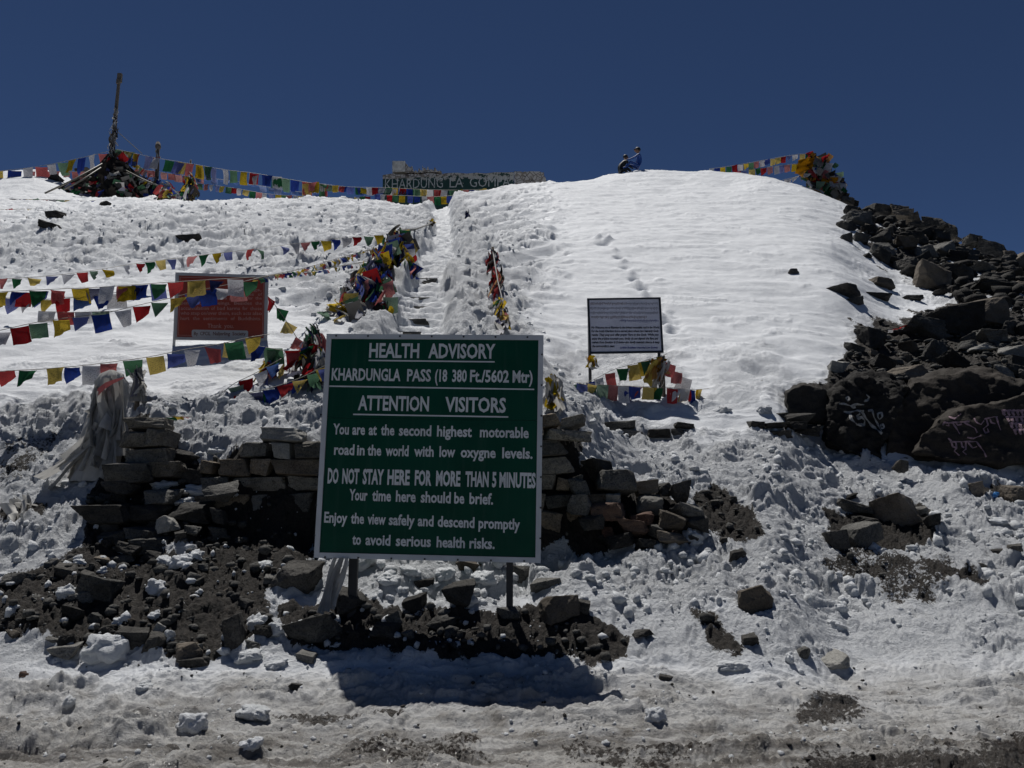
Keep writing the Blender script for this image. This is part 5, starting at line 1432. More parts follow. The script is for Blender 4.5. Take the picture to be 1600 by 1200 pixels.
# right ridge
flag_string([(1108, 264, 38.3), (1150, 258, 38), (1200, 249, 37.5), (1240, 242, 37), (1272, 239, 36.6)], 'upper flag string running from the white ridge to the cairn', 'wbygrwygrwbyyrbwyg', 9, 10, SQ + TRI[:3], 1.03, cordr=.01, seed=31)
flag_string([(1148, 268, 38), (1180, 264, 37.6), (1210, 260, 37.3), (1240, 256, 37), (1262, 252, 36.6)], 'lower flag string running to the cairn on the right ridge', 'rbygrpwbryb', 10, 12, SQ + TRI[:3], 1.0, cordr=.01, seed=32)
flag_string([(1205, 288, 36.6), (1225, 281, 36.5), (1245, 276, 36.3), (1262, 268, 36)], 'torn flag string touching the snow below the cairn', 'grwwb', 12, 10, TRI, 1.0, cordr=.01, seed=33)

def bundle(top, spread, n, label, cols_, cat='prayer flags', name='prayer_flag_bundle', pool=None, wmul=1., group=None, lean=(0, 0), seed=1, post=True, postlab=None, mat_post=None, ext=0, topr=.08, yspread=.35, width=.35, pname='flag'):
    """ribbons hanging from a post top at (px,py,Y), fanning out to the pixel list 'spread' (x, y)"""
    rs = random.Random(seed); T = at(*top); s = px_size(top[2], top[1])
    SY = [min(top[2] - .05, hit(q[0], q[1]).y - .12) for q in spread]
    root = empty(name, T, label, cat, group)
    if post:
        b = hit(top[0] + lean[0], max(q[1] for q in spread) - 2); m = MB()
        zb = ground_z(T.x, T.y + .05) - .2
        m.tube([(T.x, T.y + .05, zb), (T.x, T.y + .05, T.z + ext)], .035, 8); part('post', m.mesh('post', mat_post or M_WOOD, True), root)
    for k in range(n):
        # target on the fan outline
        t = rs.random() * (len(spread) - 1); i = int(t); f = t - i
        ex = spread[i][0] * (1 - f) + spread[min(i + 1, len(spread) - 1)][0] * f; ey = spread[i][1] * (1 - f) + spread[min(i + 1, len(spread) - 1)][1] * f
        q = rs.uniform(.45, 1.); st = rs.uniform(0, .35) if rs.random() < .7 else rs.uniform(.2, .6)
        ex = top[0] + (ex - top[0]) * q; ey = top[1] + (ey - top[1]) * q
        yend = SY[i] * (1 - f) + SY[min(i + 1, len(spread) - 1)] * f
        yo = top[2] + (yend - top[2]) * q - yspread * rs.random() * q * .4
        a = at(top[0] + (ex - top[0]) * st * .8, top[1] + (ey - top[1]) * st, top[2] - (top[2] - yo) * st) + Vector((rs.uniform(-1, 1) * topr, rs.uniform(-1, .2) * topr, 0))
        b = at(ex, ey, yo)
        d = (a - b); Ln = d.length
        if Ln < .05: continue
        za = d.normalized(); xa = Vector((0, -1, 0)).cross(za); xa = (xa if xa.length > .1 else Vector((1, 0, 0))).normalized(); ya = za.cross(xa)
        wd = width * wmul / .16 * rs.uniform(.6, 1.3) * .35
        M = Matrix((xa * wd, ya * wd, za * Ln)).transposed().to_4x4(); M.translation = a
        part(pname, rs.choice(pool or RIB), root, M, FLAGC[rs.choice(cols_)])
    return root
def hang(root, line, n, lmin, lmax, cols_, seed, sq=.15, wid=.26, pname='flag'):
    rs = random.Random(seed); P = [at(*q) for q in line]
    for k in range(n):
        t = rs.random() * (len(P) - 1); i = min(int(t), len(P) - 2); a = P[i].lerp(P[i + 1], t - i)
        a = a + Vector((rs.uniform(-.1, .1), rs.uniform(-.35, .05), rs.uniform(-.12, .03)))
        gz = ground_z(a.x, a.y)
        ln = min(rs.uniform(lmin, lmax), max(a.z - gz + .05, .25))
        if rs.random() < .5 and a.z - gz > 1.0: a.z -= rs.uniform(0, (a.z - gz) - .6)
        dr_ = Vector((rs.uniform(-.16, .22), rs.uniform(-.12, .1), 1)).normalized(); yw = rs.uniform(-PI, PI)
        if rs.random() < sq:
            M = Matrix.Translation(a) @ Euler((rs.uniform(-.3, .5), rs.uniform(-.6, .6), rs.uniform(-.6, .6))).to_matrix().to_4x4() @ Matrix.Diagonal((.32, .32, .34, 1)); me_ = rs.choice(SQ + TRI)
        else:
            xa = Vector((math.cos(yw), math.sin(yw), 0)); ya = dr_.cross(xa).normalized(); xa = ya.cross(dr_)
            w_ = wid / .16 * rs.uniform(.4, .8)
            M = Matrix((xa * w_, ya * w_, dr_ * ln)).transposed().to_4x4(); M.translation = a; me_ = rs.choice(RIB)
        part(pname, me_, root, M, FLAGC[rs.choice(cols_)])

# railing on the left of the stairs
MIXC = 'rgybwrgybndddk'  # dark and navy cloth mixed in, painting backlit shade into the flags
h_ = bundle((625, 355, 20.8), [(612, 420), (630, 430), (642, 420)], 14, 'bundle of hanging flags on the upper left railing post', MIXC, seed=1, width=.42, yspread=.4)
hang(h_, [(625, 356, 20.8), (632, 375, 20.2), (640, 412, 18.8)], 60, .5, 1.1, MIXC + 'yr', 31)
h_ = bundle((604, 378, 19.2), [(595, 430), (605, 440)], 6, 'dense flags hanging between the two left railing posts', MIXC, seed=2, post=False, width=.4, yspread=.4)
hang(h_, [(624, 360, 20.7), (606, 380, 19.2), (590, 398, 17.2)], 80, .6, 1.4, MIXC + 'yb', 32)
h_ = bundle((584, 400, 16.6), [(565, 470), (584, 480), (600, 470)], 24, 'biggest mass of hanging flags on the lower left railing post', MIXC, seed=3, width=.36, yspread=.5)
hang(h_, [(584, 402, 16.6), (594, 440, 16.), (600, 480, 15.2)], 70, .6, 1.3, MIXC, 33)
h_ = bundle((562, 436, 15.8), [(550, 500), (565, 510)], 6, 'flags trailing to the snow below the lower left railing post', MIXC, seed=4, post=False, width=.34, yspread=.4)
hang(h_, [(582, 404, 16.5), (556, 445, 15.5), (530, 495, 14.2)], 100, .5, 1.2, MIXC, 34)
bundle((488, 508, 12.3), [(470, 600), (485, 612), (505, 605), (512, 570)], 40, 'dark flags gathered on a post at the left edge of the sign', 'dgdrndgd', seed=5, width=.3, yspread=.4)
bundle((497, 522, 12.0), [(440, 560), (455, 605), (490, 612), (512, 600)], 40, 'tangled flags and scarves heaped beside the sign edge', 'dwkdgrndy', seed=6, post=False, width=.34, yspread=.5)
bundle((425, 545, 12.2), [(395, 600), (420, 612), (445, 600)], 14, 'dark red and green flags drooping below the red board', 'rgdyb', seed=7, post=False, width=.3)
rl = empty('stair_railing', at(625, 358, 20.8), 'sagging rope railing wrapped in cloth beside the snowy stairs', 'railing')
m = MB(); m.tube([at(672, 350, 27), at(650, 358, 24), at(625, 362, 20.8), at(618, 385, 19.4), at(600, 402, 18), at(584, 406, 16.6)], [.02, .03, .07, .08, .07, .04], 8); part('rope', m.mesh('rope', FLAGC['k'], True), rl)
m = MB(); m.tube([at(584, 404, 16.6), at(555, 445, 15.5), at(520, 500, 14), at(500, 540, 13)], .02, 6); part('rope', m.mesh('rope', M_CORD, True), rl)
# posts of the stair rail higher up and at the right
def short_post(px, py0, py1, label, cols_='dyk', n=8):
    g = hit(px, py1); Y = g.y
    bundle((px, py0, Y), [(px - 3, py1), (px + 3, py1)], n, label, cols_, width=.3, seed=px, yspread=.15, name='railing_post', cat='post', group=None, pname='cloth')
short_post(674, 341, 354, 'short dark post with a yellow scrap on the left of the upper stairs')
short_post(729, 329, 342, 'short dark post on the right of the upper stairs', 'dn')
bundle((770, 388, 18.6), [(757, 425), (768, 432), (783, 428)], 22, 'dark red flags tied on the upper right railing post', 'rddrn', seed=11, width=.3, ext=.05, yspread=.3)
bundle((776, 415, 17.9), [(758, 458), (770, 474), (786, 470)], 24, 'red and orange flags hanging on the right railing', 'rdodrd', seed=12, post=False, width=.32, yspread=.3)
bundle((782, 460, 16.2), [(765, 480), (775, 500), (795, 500)], 16, 'yellow and pale flags low on the right railing', 'ywklgy', seed=13, post=False, width=.3, yspread=.3)
bundle((786, 485, 15.4), [(772, 510), (782, 530), (800, 526)], 18, 'pale pink and dark flags just above the sign top edge', 'pkdnyw', seed=14, post=True, width=.3, yspread=.3)
rl = empty('stair_railing', at(776, 400, 18.4), 'thin dark rail along the right side of the stairs', 'railing')
m = MB(); m.tube([at(770, 392, 18.6), at(778, 440, 17), at(788, 480, 15.8), at(800, 524, 14.6)], .02, 6); part('rail', m.mesh('rail', M_DARK, True), rl)

# white scarves (khata) on posts
def drape(label, top, path, n, seed, cols_='k', width=.6, rings=None, extra=None, ysp=.35, core=True, red=False):
    root = bundle(top, path, n, label, cols_, cat='scarves', name='ceremonial_scarves', pool=SCARF, width=width, seed=seed, yspread=ysp, topr=.14, pname='scarf')
    if core:
        rs = random.Random(seed); m = MB(); s = px_size(top[2], 650); ns, nn = 72, 26
        cx0, cy0 = top[0], top[1]; xl = [path[0][0], path[-1][0]]; yb_ = max(q[1] for q in path) + 4
        V = []
        for j in range(nn + 1):
            v = j / nn; py = cy0 + (yb_ - cy0) * v
            cxm = cx0 + ((xl[0] + xl[1]) / 2 - cx0) * v ** 1.2; hw_ = abs(xl[1] - xl[0]) / 2; r_ = float(np.interp(v, [0, .03, .1, .22, .32, 1], [3, hw_ * .34, hw_ * .5, hw_ * .56, hw_ * .5, hw_])) * s
            c = at(cxm, py, top[2])
            for k in range(ns):
                a = 2 * PI * k / ns
                p2 = Vector((math.cos(a) * 1.1, math.sin(a) * 1.1, v * 1.4 + seed))
                rr_ = r_ * (1 + .22 * abs(noise.noise(Vector((a * 3.2 + v * 1.5, v * 1.3, seed)))) * 2 - .1 + .20 * noise.noise(Vector((a * 6 + v * 3, v * 1.6, seed + 3))) + .06 * math.sin(v * 60 + a * 2) * (v < .3) + .12 * noise.noise(p2 * 2))
                V.append(c + Vector((math.cos(a) * rr_, math.sin(a) * rr_ * .6, 0)))
        m.v = V
        for j in range(nn):
            for k in range(ns):
                m.f.append((j * ns + k, j * ns + (k + 1) % ns, (j + 1) * ns + (k + 1) % ns, (j + 1) * ns + k))
        part('scarf', m.mesh('scarf', FLAGC['k'], True), root)
    return root
dr = drape('large cone of dull white silk scarves wrapped round a post at left', (174, 578, 9.75), [(112, 735), (140, 742), (170, 748), (205, 735)], 20, 3, width=.42, ysp=.25)
m = MB(); P = [at(152, 613, 9.52), at(164, 604, 9.40), at(178, 599, 9.38), at(193, 595, 9.46)]
m.add([p + Vector((0, 0, .05)) for p in P] + [p - Vector((0, 0, .06 - .03 * i)) for i, p in enumerate(P)], [(0, 1, 5, 4), (1, 2, 6, 5), (2, 3, 7, 6)])
o = part('scarf_band', m.mesh('scarf_band', FLAGC['r']), dr); o['label'] = 'dark red band of cloth wrapped round the top'
bd_mat = M_WOOD
for k, (ax, ay, bx, by) in enumerate(((160, 665, 92, 732), (150, 680, 62, 748), (140, 700, 75, 762), (150, 660, 105, 720))):
    a = at(ax, ay, 9.6); b = at(bx, by, 9.5); d = a - b; za = d.normalized(); xa = Vector((0, -1, 0)).cross(za).normalized(); ya = za.cross(xa)
    M = Matrix((xa * .7, ya * .7, za * d.length)).transposed().to_4x4(); M.translation = a
    part('scarf', SCARF[k], dr, M, FLAGC['k'])
drape('short post wrapped in grey scarves just right of the large scarf cone', (216, 572, 10.6), [(204, 618), (216, 624), (230, 620)], 12, 5, cols_='kkkn', width=.28, ysp=.25)
drape('dull white scarves wrapped over the pier top at the right edge of the sign', (866, 588, 10.1), [(848, 645), (866, 650), (890, 648)], 14, 7, cols_='kkkky', width=.3, ysp=.25)
drape('scarves tied under the right corner of the white notice board', (1036, 556, 13.0), [(1018, 605), (1030, 612), (1046, 608)], 7, 8, cols_='kokkk', width=.3, ysp=.3, core=False)
bundle((1030, 556, 12.9), [(995, 605), (1012, 606), (1020, 600)], 4, 'bright orange scarf knotted below the right corner of the white board', 'oy', cat='scarves', name='ceremonial_scarves', pool=SCARF, width=.32, seed=15, post=False, pname='scarf')
bundle((922, 553, 12.95), [(915, 575), (930, 585), (945, 580)], 6, 'orange and grey scarves tied to the left post of the white board', 'okyk', cat='scarves', name='ceremonial_scarves', pool=SCARF, width=.34, seed=16, post=False, pname='scarf')
a = at(530, 872, 7.55); b = at(503, 958, 7.42); d = a - b; za = d.normalized(); xa = Vector((0, -1, 0)).cross(za).normalized(); ya = za.cross(xa)
sc2 = empty('ceremonial_scarves', b, 'pale silk scarf hanging from the left post of the green sign', 'scarves')
for k in range(4):
    M = Matrix((xa * .42, ya * .3, za * d.length * (1 - .04 * k))).transposed().to_4x4(); M.translation = a + Vector((.03 * k - .03, .015 * k, 0)); part('scarf', SCARF[5 + k], sc2, M, FLAGC['k'])
m = hit(25, 785)
bundle((34, 770, 9.4), [(5, 810), (20, 815), (40, 808), (60, 805)], 4, 'crumpled brownish scarf half buried in snow at the left edge', 'kd', cat='scarves', name='ceremonial_scarves', pool=SCARF, width=.5, seed=17, post=False, pname='scarf', yspread=.2)

# ------------------------------------------------------------------ flag mound with poles
mroot = empty('flag_mound', at(175, 300, 41), 'wide tent shaped heap of dark prayer flags under the tall pole on the ridge', 'flag mound')
OUT = [(66, 300), (110, 284), (150, 262), (168, 240), (184, 238), (200, 258), (225, 280), (262, 296), (300, 310)]
def mound_y(px): return np.interp(px, [o_[0] for o_ in OUT], [o_[1] for o_ in OUT])
V = []; nxm, nym = 46, 9
for i in range(nxm + 1):
    px = 66 + (300 - 66) * i / nxm; ty = mound_y(px); by = 303 + (px - 66) * .05
    for j in range(nym + 1):
        t = j / nym; py = ty + (by + 4 - ty) * t
        dep = (by - ty) / 60
        V.append(at(px, py, 41.5 - dep * 2.2 * t + .25 * noise.noise(Vector((px * .15, py * .15, 2)))))
nb = len(V)
V += [Vector((V[i * (nym + 1)].x, V[i * (nym + 1)].y + .3, V[i * (nym + 1)].z)) for i in range(nxm + 1)] + [Vector((V[i * (nym + 1)].x, 42.5, V[i * (nym + 1) + nym].z)) for i in range(nxm + 1)]
F = [(i * (nym + 1) + j, (i + 1) * (nym + 1) + j, (i + 1) * (nym + 1) + j + 1, i * (nym + 1) + j + 1) for i in range(nxm) for j in range(nym)]
F += [(i * (nym + 1), nb + i, nb + i + 1, (i + 1) * (nym + 1)) for i in range(nxm)] + [(nb + i, nb + nxm + 1 + i, nb + nxm + 2 + i, nb + i + 1) for i in range(nxm)]
me_ = bpy.data.meshes.new('heap'); me_.from_pydata(V, [], F); me_.materials.append(FLAGC['d']); part('heap', me_, mroot)
rs = random.Random(8)
for k in range(230):
    px = rs.uniform(75, 292); ty = mound_y(px); by = 306
    if by - ty < 5: continue
    t = rs.uniform(0, .9); py = ty + (by - ty) * t; dep = (by - ty) / 60
    p = at(px, py, 41.35 - dep * 2.2 * t)
    R = Euler((rs.uniform(.2, .7), rs.uniform(-.7, .7), rs.uniform(-.5, .5))).to_matrix().to_4x4()
    sz = rs.uniform(.3, .52)
    part('flag', rs.choice(SQ + TRI), mroot, Matrix.Translation(p) @ R @ Matrix.Diagonal((sz, sz, sz, 1)), FLAGC[rs.choice('dddngrbnddkrgdd')])  # mostly dark and navy flags, so the backlit darkness is in the colour
def slope_rope(a, b):
    m = MB(); m.tube([at(*a), at((a[0] + b[0]) / 2, (a[1] + b[1]) / 2 + 2, (a[2] + b[2]) / 2), at(*b)], .05, 6); part('rope', m.mesh('rope', M_CORD, True), mroot)
slope_rope((160, 256, 41.), (70, 302, 39.5)); slope_rope((180, 258, 41.), (270, 300, 40)); slope_rope((158, 262, 40.8), (100, 296, 39.5))
tp = empty('flag_pole', at(176, 300, 41.8), 'tall weathered pole leaning slightly with rags tied round it', 'pole')
m = MB(); pts_ = [at(174, 262, 41.6), at(176, 235, 41.6), at(179, 200, 41.6), at(182, 165, 41.6), at(185, 135, 41.6), at(186, 116, 41.6)]
m.tube(pts_, [.14, .13, .12, .10, .09, .08], 10); part('shaft', m.mesh('shaft', M_WOOD, True), tp)
m = MB(); m.box(at(187, 122, 41.6), (.24, .16, .55)); m.box(at(185, 128, 41.55), (.16, .2, .3)); part('pole_head', m.mesh('pole_head', M_WOOD), tp)
rs = random.Random(4)
for k in range(60):
    py = rs.uniform(165, 245) if k > 6 else rs.uniform(163, 200); px = 182 - (py - 165) * .10
    p = at(px + rs.uniform(-3, 3), py, 41.4 - rs.uniform(0, .15)); ln = rs.uniform(.3, .8) * (1 if py > 190 else .5)
    R = Euler((rs.uniform(-.2, .2), rs.uniform(-.35, .35), rs.uniform(-1, 1))).to_matrix().to_4x4()
    wd = .9 * (py - 120) / 100
    part('rag', rs.choice(RIB), tp, Matrix.Translation(p) @ R @ Matrix.Diagonal((wd, wd * .6, ln, 1)), FLAGC[rs.choice('kdddkw')])
for (px, p0, p1, lab, rad, nrag) in ((246, 222, 300, 'shorter weathered pole behind the right slope of the flag mound', .09, 10), (297, 250, 312, 'thin dark pole at the right end of the flag mound', .05, 0)):
    e = empty('flag_pole', at(px, p1, 41.5), lab, 'pole'); m = MB()
    m.tube([at(px - 3 if nrag else px, p1, 41.5), at(px, (p0 + p1) / 2, 41.5), at(px + 1, p0, 41.5)], [rad * 1.5, rad * 1.2, rad], 8); part('shaft', m.mesh('shaft', M_WOOD, True), e)
    if nrag:
        m = MB(); m.tube([at(px + 1, p0 + 12, 41.5), at(px + 1, p0 + 8, 41.5), at(px + 1, p0 + 2, 41.5)], [rad, rad * 1.9, rad * 1.4], 8); part('pole_head', m.mesh('pole_head', M_WOOD, True), e)
    for k in range(nrag):
        part('rag', rs.choice(RIB), e, Matrix.Translation(at(px + rs.uniform(-1, 1), rs.uniform(p0 + 5, p1 - 25), 41.4)) @ Matrix.Diagonal((.6, .5, rs.uniform(.3, .7), 1)), FLAGC[rs.choice('kdd')])
m = MB(); m.tube([at(183, 205, 41.6), at(222, 240, 41)], .02, 5); ln_ = part('guy_line', m.mesh('guy_line', M_CORD), tp)
bundle((297, 272, 40.8), [(278, 308), (290, 314), (302, 314), (311, 312)], 60, 'flags heaped round the foot of the thin dark pole', 'dgywrbnkd', seed=21, post=False, width=.7, yspread=1., topr=.2)
bundle((262, 288, 40.6), [(235, 308), (255, 312), (275, 312)], 40, 'low heap of worn flags between mound and thin pole', 'wkyrgbd', seed=22, post=False, width=.7, yspread=1.)

# ------------------------------------------------------------------ cairn on the right ridge
cr = empty('flag_cairn', at(1300, 315, 35.5), 'rock cairn smothered in prayer flags at the right end of the ridge', 'cairn')
rs = random.Random(12)
CO = [(1262, 312), (1262, 285), (1270, 250), (1292, 252), (1302, 270), (1322, 300), (1345, 322), (1300, 322)]
for k in range(60):
    while True:
        px, py = rs.uniform(1255, 1345), rs.uniform(252, 322)
        if poly_sd(np.array([px]), np.array([py]), CO)[0] > 2: break
    w_ = rs.uniform(9, 20)
    part('rock', rs.choice(ROCKS), cr, place_px(None, px, py, w_, w_ * rs.uniform(.6, 1.1), Yo=35.6 + rs.uniform(0, .8), tilt=.5, depth=.6), rs.choice([M_ROCK, M_ROCKD, M_ROCKB]))
for k in range(110):
    while True:
        px, py = rs.uniform(1250, 1325), rs.uniform(238, 300)
        if poly_sd(np.array([px]), np.array([py]), [(1262, 240), (1274, 236), (1298, 258), (1318, 292), (1290, 290), (1270, 300), (1255, 275)])[0] > -2: break
    R = Euler((rs.uniform(-.5, .6), rs.uniform(-.9, .9), rs.uniform(-.7, .7))).to_matrix().to_4x4(); sz = rs.uniform(.25, .5)
    part('flag', rs.choice(SQ + TRI), cr, Matrix.Translation(at(px, py, 35.4 - rs.uniform(0, .3))) @ R @ Matrix.Diagonal((sz, sz, sz, 1)), FLAGC[rs.choice('wkggrdbddodnd')])  # dark cloth among the colours imitates flags seen against the light
def big_cloth(corners_px, Y, col, root, lab, amp=.15):
    n = 8; V = []; tl, tr_, br, bl_ = [at(*c, Y) for c in corners_px]
    for j in range(n + 1):
        for i in range(n + 1):
            u, v = i / n, j / n; p = (tl * (1 - u) + tr_ * u) * (1 - v) + (bl_ * (1 - u) + br * u) * v
            p.y -= amp * math.sin(u * 5 + v * 2) * math.sin(v * PI) + amp * .4 * math.sin(v * 9 + u * 3); V.append(p)
    F = [(j * (n + 1) + i, j * (n + 1) + i + 1, (j + 1) * (n + 1) + i + 1, (j + 1) * (n + 1) + i) for j in range(n) for i in range(n)]
    me_ = bpy.data.meshes.new('banner'); me_.from_pydata(V, [], F); me_.polygons.foreach_set('use_smooth', np.ones(len(F), dtype=bool)); me_.materials.append(FLAGC[col])
    uvl = me_.uv_layers.new(name='UVMap')
    o = part('banner', me_, root); o['label'] = lab; return o
big_cloth([(1247, 250), (1272, 247), (1270, 263), (1241, 272)], 35.1, 'o', cr, 'dark yellow banner spread on the cairn')
big_cloth([(1242, 271), (1266, 265), (1276, 280), (1262, 284)], 35.2, 'o', cr, 'brown cloth below the yellow banner')
big_cloth([(1258, 240), (1271, 236), (1272, 243), (1262, 246)], 35.2, 'r', cr, 'red cloth at the top of the cairn')

# ------------------------------------------------------------------ painted wall on the ridge
def wall_paint():
    m, t, out = new_mat('painted_masonry')
    b = N(t, 'ShaderNodeBsdfPrincipled', Roughness=.9)
    geo = t.nodes.new('ShaderNodeNewGeometry')
    n = N(t, 'ShaderNodeTexNoise', Scale=2.6, Detail=7., Roughness=.7); L(t, geo.outputs['Position'], n.inputs['Vector'])
    sx = t.nodes.new('ShaderNodeSeparateXYZ'); L(t, geo.outputs['Position'], sx.inputs[0])
    hgt = mapr(t, sx.outputs[2], 20.1, 20.85, 0, .30)
    f = mapr(t, math_(t, 'ADD', n.outputs[0], math_(t, 'SUBTRACT', hgt, .12)), .63, .66)
    L(t, mixc(t, f, (.012, .045, .04), (.40, .39, .36)), b.inputs['Base Color']); L(t, b.outputs[0], out.inputs[0]); return m
M_WP = wall_paint()
def crackle():
    m, t, out = new_mat('cracked_plaster'); b = N(t, 'ShaderNodeBsdfPrincipled', Roughness=.9)
    geo = t.nodes.new('ShaderNodeNewGeometry'); v = N(t, 'ShaderNodeTexVoronoi', Scale=3.5); v.feature = 'DISTANCE_TO_EDGE'
    L(t, geo.outputs['Position'], v.inputs['Vector']); n = N(t, 'ShaderNodeTexNoise', Scale=4., Detail=6.); L(t, geo.outputs['Position'], n.inputs['Vector'])
    c = mixc(t, mapr(t, v.outputs[0], .02, .08), (.06, .05, .045), (.42, .40, .37)); c = mixc(t, mapr(t, n.outputs[0], .5, .6), c, (.20, .17, .14))
    L(t, c, b.inputs['Base Color']); L(t, b.outputs[0], out.inputs[0]); return m
M_CRK = crackle(); M_PLAS = plain('pale_plaster', (.50, .49, .45), nscale=5, noise_amt=.4)
YW_ = 43.
gw = empty('ridge_wall', at(720, 320, YW_), 'long dark green painted masonry wall with white lettering on the ridge', 'wall')
def wbox(x0, x1, y0, y1, Y, th, name, mat, jag=0):
    """upright block between pixel limits; (y0,y1) may be pairs for a sloping top"""
    a = at(x0, y1[0], Y); b = at(x1, y1[1], Y); c = at(x1, y0[1], Y); d = at(x0, y0[0], Y)
    n = 14 if jag else 1; rs = random.Random(int(x0)); V = []
    for i in range(n + 1):
        t = i / n; lo = a.lerp(b, t); hi = d.lerp(c, t) + Vector((0, 0, -rs.random() * jag))
        V += [lo, hi, lo + Vector((0, th, 0)), hi + Vector((0, th, 0))]
    F = []
    for i in range(n):
        k = i * 4; F += [(k, k + 4, k + 5, k + 1), (k + 2, k + 3, k + 7, k + 6), (k + 1, k + 5, k + 7, k + 3)]
    F += [(0, 1, 3, 2), (n * 4, n * 4 + 2, n * 4 + 3, n * 4 + 1)]
    me_ = bpy.data.meshes.new(name); me_.from_pydata(V, [], F); me_.materials.append(mat); return part(name, me_, gw)
wbox(598, 803, (280, 269), (330, 320), YW_, .5, 'wall_face', M_WP)
wbox(598, 803, (271, 267.5), (280, 269), YW_ - .03, .6, 'parapet', M_CRK, .12)
wbox(803.5, 850, (267, 268), (312, 300), YW_ - .02, .5, 'end_panel', M_CRK, .08).data
wbox(849, 856, (270, 285), (300, 300), YW_, .4, 'broken_end', M_CRK, .1)
wbox(613, 633, (251.5, 251.5), (269, 268), YW_ - .05, .7, 'chimney_block', M_PLAS)
wbox(632.5, 642, (253, 262), (270, 270), YW_, .4, 'broken_end', M_CRK, .1)
wbox(641, 665, (259, 263), (270, 270), YW_ + .05, .4, 'broken_end', M_CRK, .4)
wbox(660, 690, (258, 262), (269, 269), YW_, .4, 'broken_end', M_CRK, .3)
wbox(803, 850, (290, 287), (300, 290), YW_ - .06, .1, 'red_base_strip', FLAGC['r'])
class FB:  # flat board at the wall face
    def __init__(s): s.M = Matrix.Identity(4); s.M.translation = Vector((0, YW_, 0))
    def loc(s, px, py):
        p = at(px, py, YW_); return p.x, p.z
XB = lambda a: 580 + a / 5.714
YB = lambda a: 240 + a / 5.714
fb = FB(); M_WL = plain('wall_lettering', (.42, .44, .42), noise_amt=.5, nscale=6)
board_text(fb, [('KHARDUNG', XB(122), XB(640)), ('LA', XB(700), XB(822)), ('GOMPA', XB(880), XB(1240))], M_WL, gw, (XB(120), YB(316), XB(1240), YB(292)), 15, -.005, off=.012)

# cornerstone bits on the snow right of path, blue scrap
bs = empty('blue_scrap', hit(1553, 778), 'crumpled blue plastic scrap lying on the snow at far right', 'litter')
for k, c_l in enumerate(((1553, 778, .05), (1557, 775, .04))):
    v, f = ICO[2]; v = v * (.8 + .3 * np.random.RandomState(k).uniform(-1, 1, (len(v), 1))) * c_l[2] * np.array([1.3, .8, .8]); p = hit(c_l[0], c_l[1])
    part('crumple', np_mesh('crumple', v + np.array(p) + (0, 0, .03), f, False, plain('blue_plastic', (.03, .16, .42), rough=.4)), bs)
# stair treads that show through the snow
stp = empty('stone_stairs', at(650, 520, 14), 'dark stone stair edges showing through the trampled snow', 'stairs')
for cx, cy, w_ in ((628, 520, 60), (640, 500, 64), (645, 480, 60), (650, 466, 52), (655, 454, 48), (660, 440, 44), (664, 436, 40)):
    g = hit(cx, cy); s = px_size(g.y)
    part('step', STONES[(cx + cy) % 16], stp, Matrix.Translation(g + Vector((0, .12, -.035))) @ Matrix.Diagonal((w_ * s, .34, .14, 1)), M_ROCK)

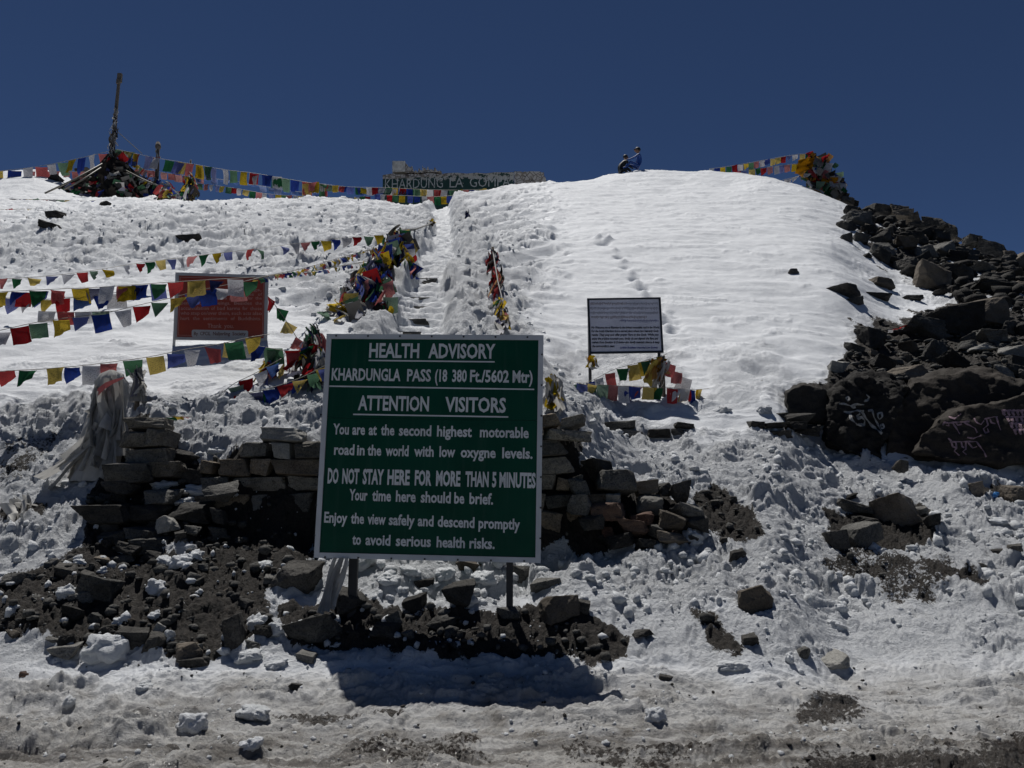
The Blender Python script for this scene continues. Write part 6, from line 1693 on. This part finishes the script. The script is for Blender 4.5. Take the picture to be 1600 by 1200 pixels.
# ------------------------------------------------------------------ people on the crest
def skin_body(name, joints, bones, mat, root, sub=2):
    me_ = bpy.data.meshes.new(name); me_.from_pydata([j[0] for j in joints], bones, [])
    o = bpy.data.objects.new(name, me_); COL.objects.link(o)
    md = o.modifiers.new('s', 'SKIN'); sb = o.modifiers.new('u', 'SUBSURF'); sb.levels = sub; sb.render_levels = sub
    for v, j in zip(me_.skin_vertices[0].data, joints): v.radius = (j[1], j[1] if len(j) < 3 else j[2])
    me_.skin_vertices[0].data[0].use_root = True
    dg = bpy.context.evaluated_depsgraph_get(); m2 = bpy.data.meshes.new_from_object(o.evaluated_get(dg)); bpy.data.objects.remove(o)
    m2.materials.clear(); m2.materials.append(mat); m2.polygons.foreach_set('use_smooth', np.ones(len(m2.polygons), dtype=bool))
    return part(name, m2, root)
def person(px, label, jacket, arm, turn, scale=1., lean=0., up=.3):
    py = 262; g = hit(px, py, 44)
    while g.y > 43: py += 1; g = hit(px, py, 44)
    g.y += up; g.z = ground_z(g.x, g.y)
    root = empty('person', g, label, 'person')
    B = Matrix.Translation(g) @ Matrix.Rotation(turn, 4, 'Z') @ Matrix.Scale(scale, 4)
    P = lambda x, y, z: tuple(B @ Vector((x, y, z)))
    # seated on the snow, facing local +x
    J = [(P(0, 0, .13), .15, .17), (P(.02 + lean * .3, 0, .36), .135, .17), (P(.04 + lean * .7, 0, .56), .13, .2), (P(.05 + lean, 0, .68), .06), (P(.06 + lean, 0, .74), .05),
         (P(.05 + lean, .19, .60), .075), (P(.05 + lean, -.19, .60), .075), (P(*arm[0]), .055), (P(*arm[1]), .04), (P(*arm[2]), .035), (P(.12 + lean, -.24, .36), .055), (P(.30 + lean, -.18, .28), .04), (P(.38 + lean, -.16, .27), .035),
         (P(.08, .1, .13), .1), (P(.42, .14, .30), .08), (P(.62, .14, .06), .055), (P(.74, .14, .04), .045), (P(.08, -.1, .13), .1), (P(.44, -.12, .27), .08), (P(.66, -.12, .05), .055), (P(.78, -.12, .03), .045)]
    E = [(0, 1), (1, 2), (2, 3), (3, 4), (2, 5), (2, 6), (5, 7), (7, 8), (8, 9), (6, 10), (10, 11), (11, 12), (0, 13), (13, 14), (14, 15), (15, 16), (0, 17), (17, 18), (18, 19), (19, 20)]
    skin_body('body', J, E, jacket, root)
    hd = Vector(P(.08 + lean, 0, .86))
    v, f = ICO[3]; vv = v * np.array([.105, .085, .125])
    nose = np.clip(v[:, 0] - .8, 0, 1) * (np.abs(v[:, 2]) < .3) * .15; vv[:, 0] += nose
    R3 = np.array(Matrix.Rotation(turn, 3, 'Z')); part('head', np_mesh('head', vv @ R3.T * scale + np.array(hd), f, True, M_SKIN), root)
    h2 = v * np.array([.118, .102, .115]); h2[:, 2] = np.maximum(h2[:, 2], -.01 - .09 * (v[:, 0] < .2)); h2 += (-.012, 0, .025)
    part('hair', np_mesh('hair', h2 @ R3.T * scale + np.array(hd), f, True, M_HAIR), root)
    return root, hd
M_SKIN = plain('skin', (.25, .13, .08)); M_HAIR = plain('dark_hair', (.008, .007, .007)); M_JB = plain('blue_jacket', (.010, .055, .24)); M_JD = plain('dark_jacket', (.010, .012, .012)); M_CAP = plain('dark_cap', (.01, .01, .012))
p1, h1 = person(1001, 'person in a blue jacket and dark cap reaching toward a companion on the crest', M_JB, ((.28, .2, .45), (.46, .15, .40), (.56, .13, .40)), PI, 1.28, .02, .05)
v, f = ICO[3]; vc = v * np.array([.115, .105, .09]); vc[:, 2] = np.maximum(vc[:, 2], 0)
vc2 = v * np.array([.09, .08, .012]) + (-.12, 0, .0)
part('cap', np_mesh('cap', np.concatenate([vc, vc2]) + np.array(h1) + (0, 0, .045), np.concatenate([f, f + len(v)]), True, M_CAP), p1)
p2, h2_ = person(966, 'person in dark clothes sitting hunched on the crest beside the blue jacket', M_JD, ((.2, .2, .4), (.35, .15, .32), (.42, .1, .3)), .25, 1.12, .32, .05)
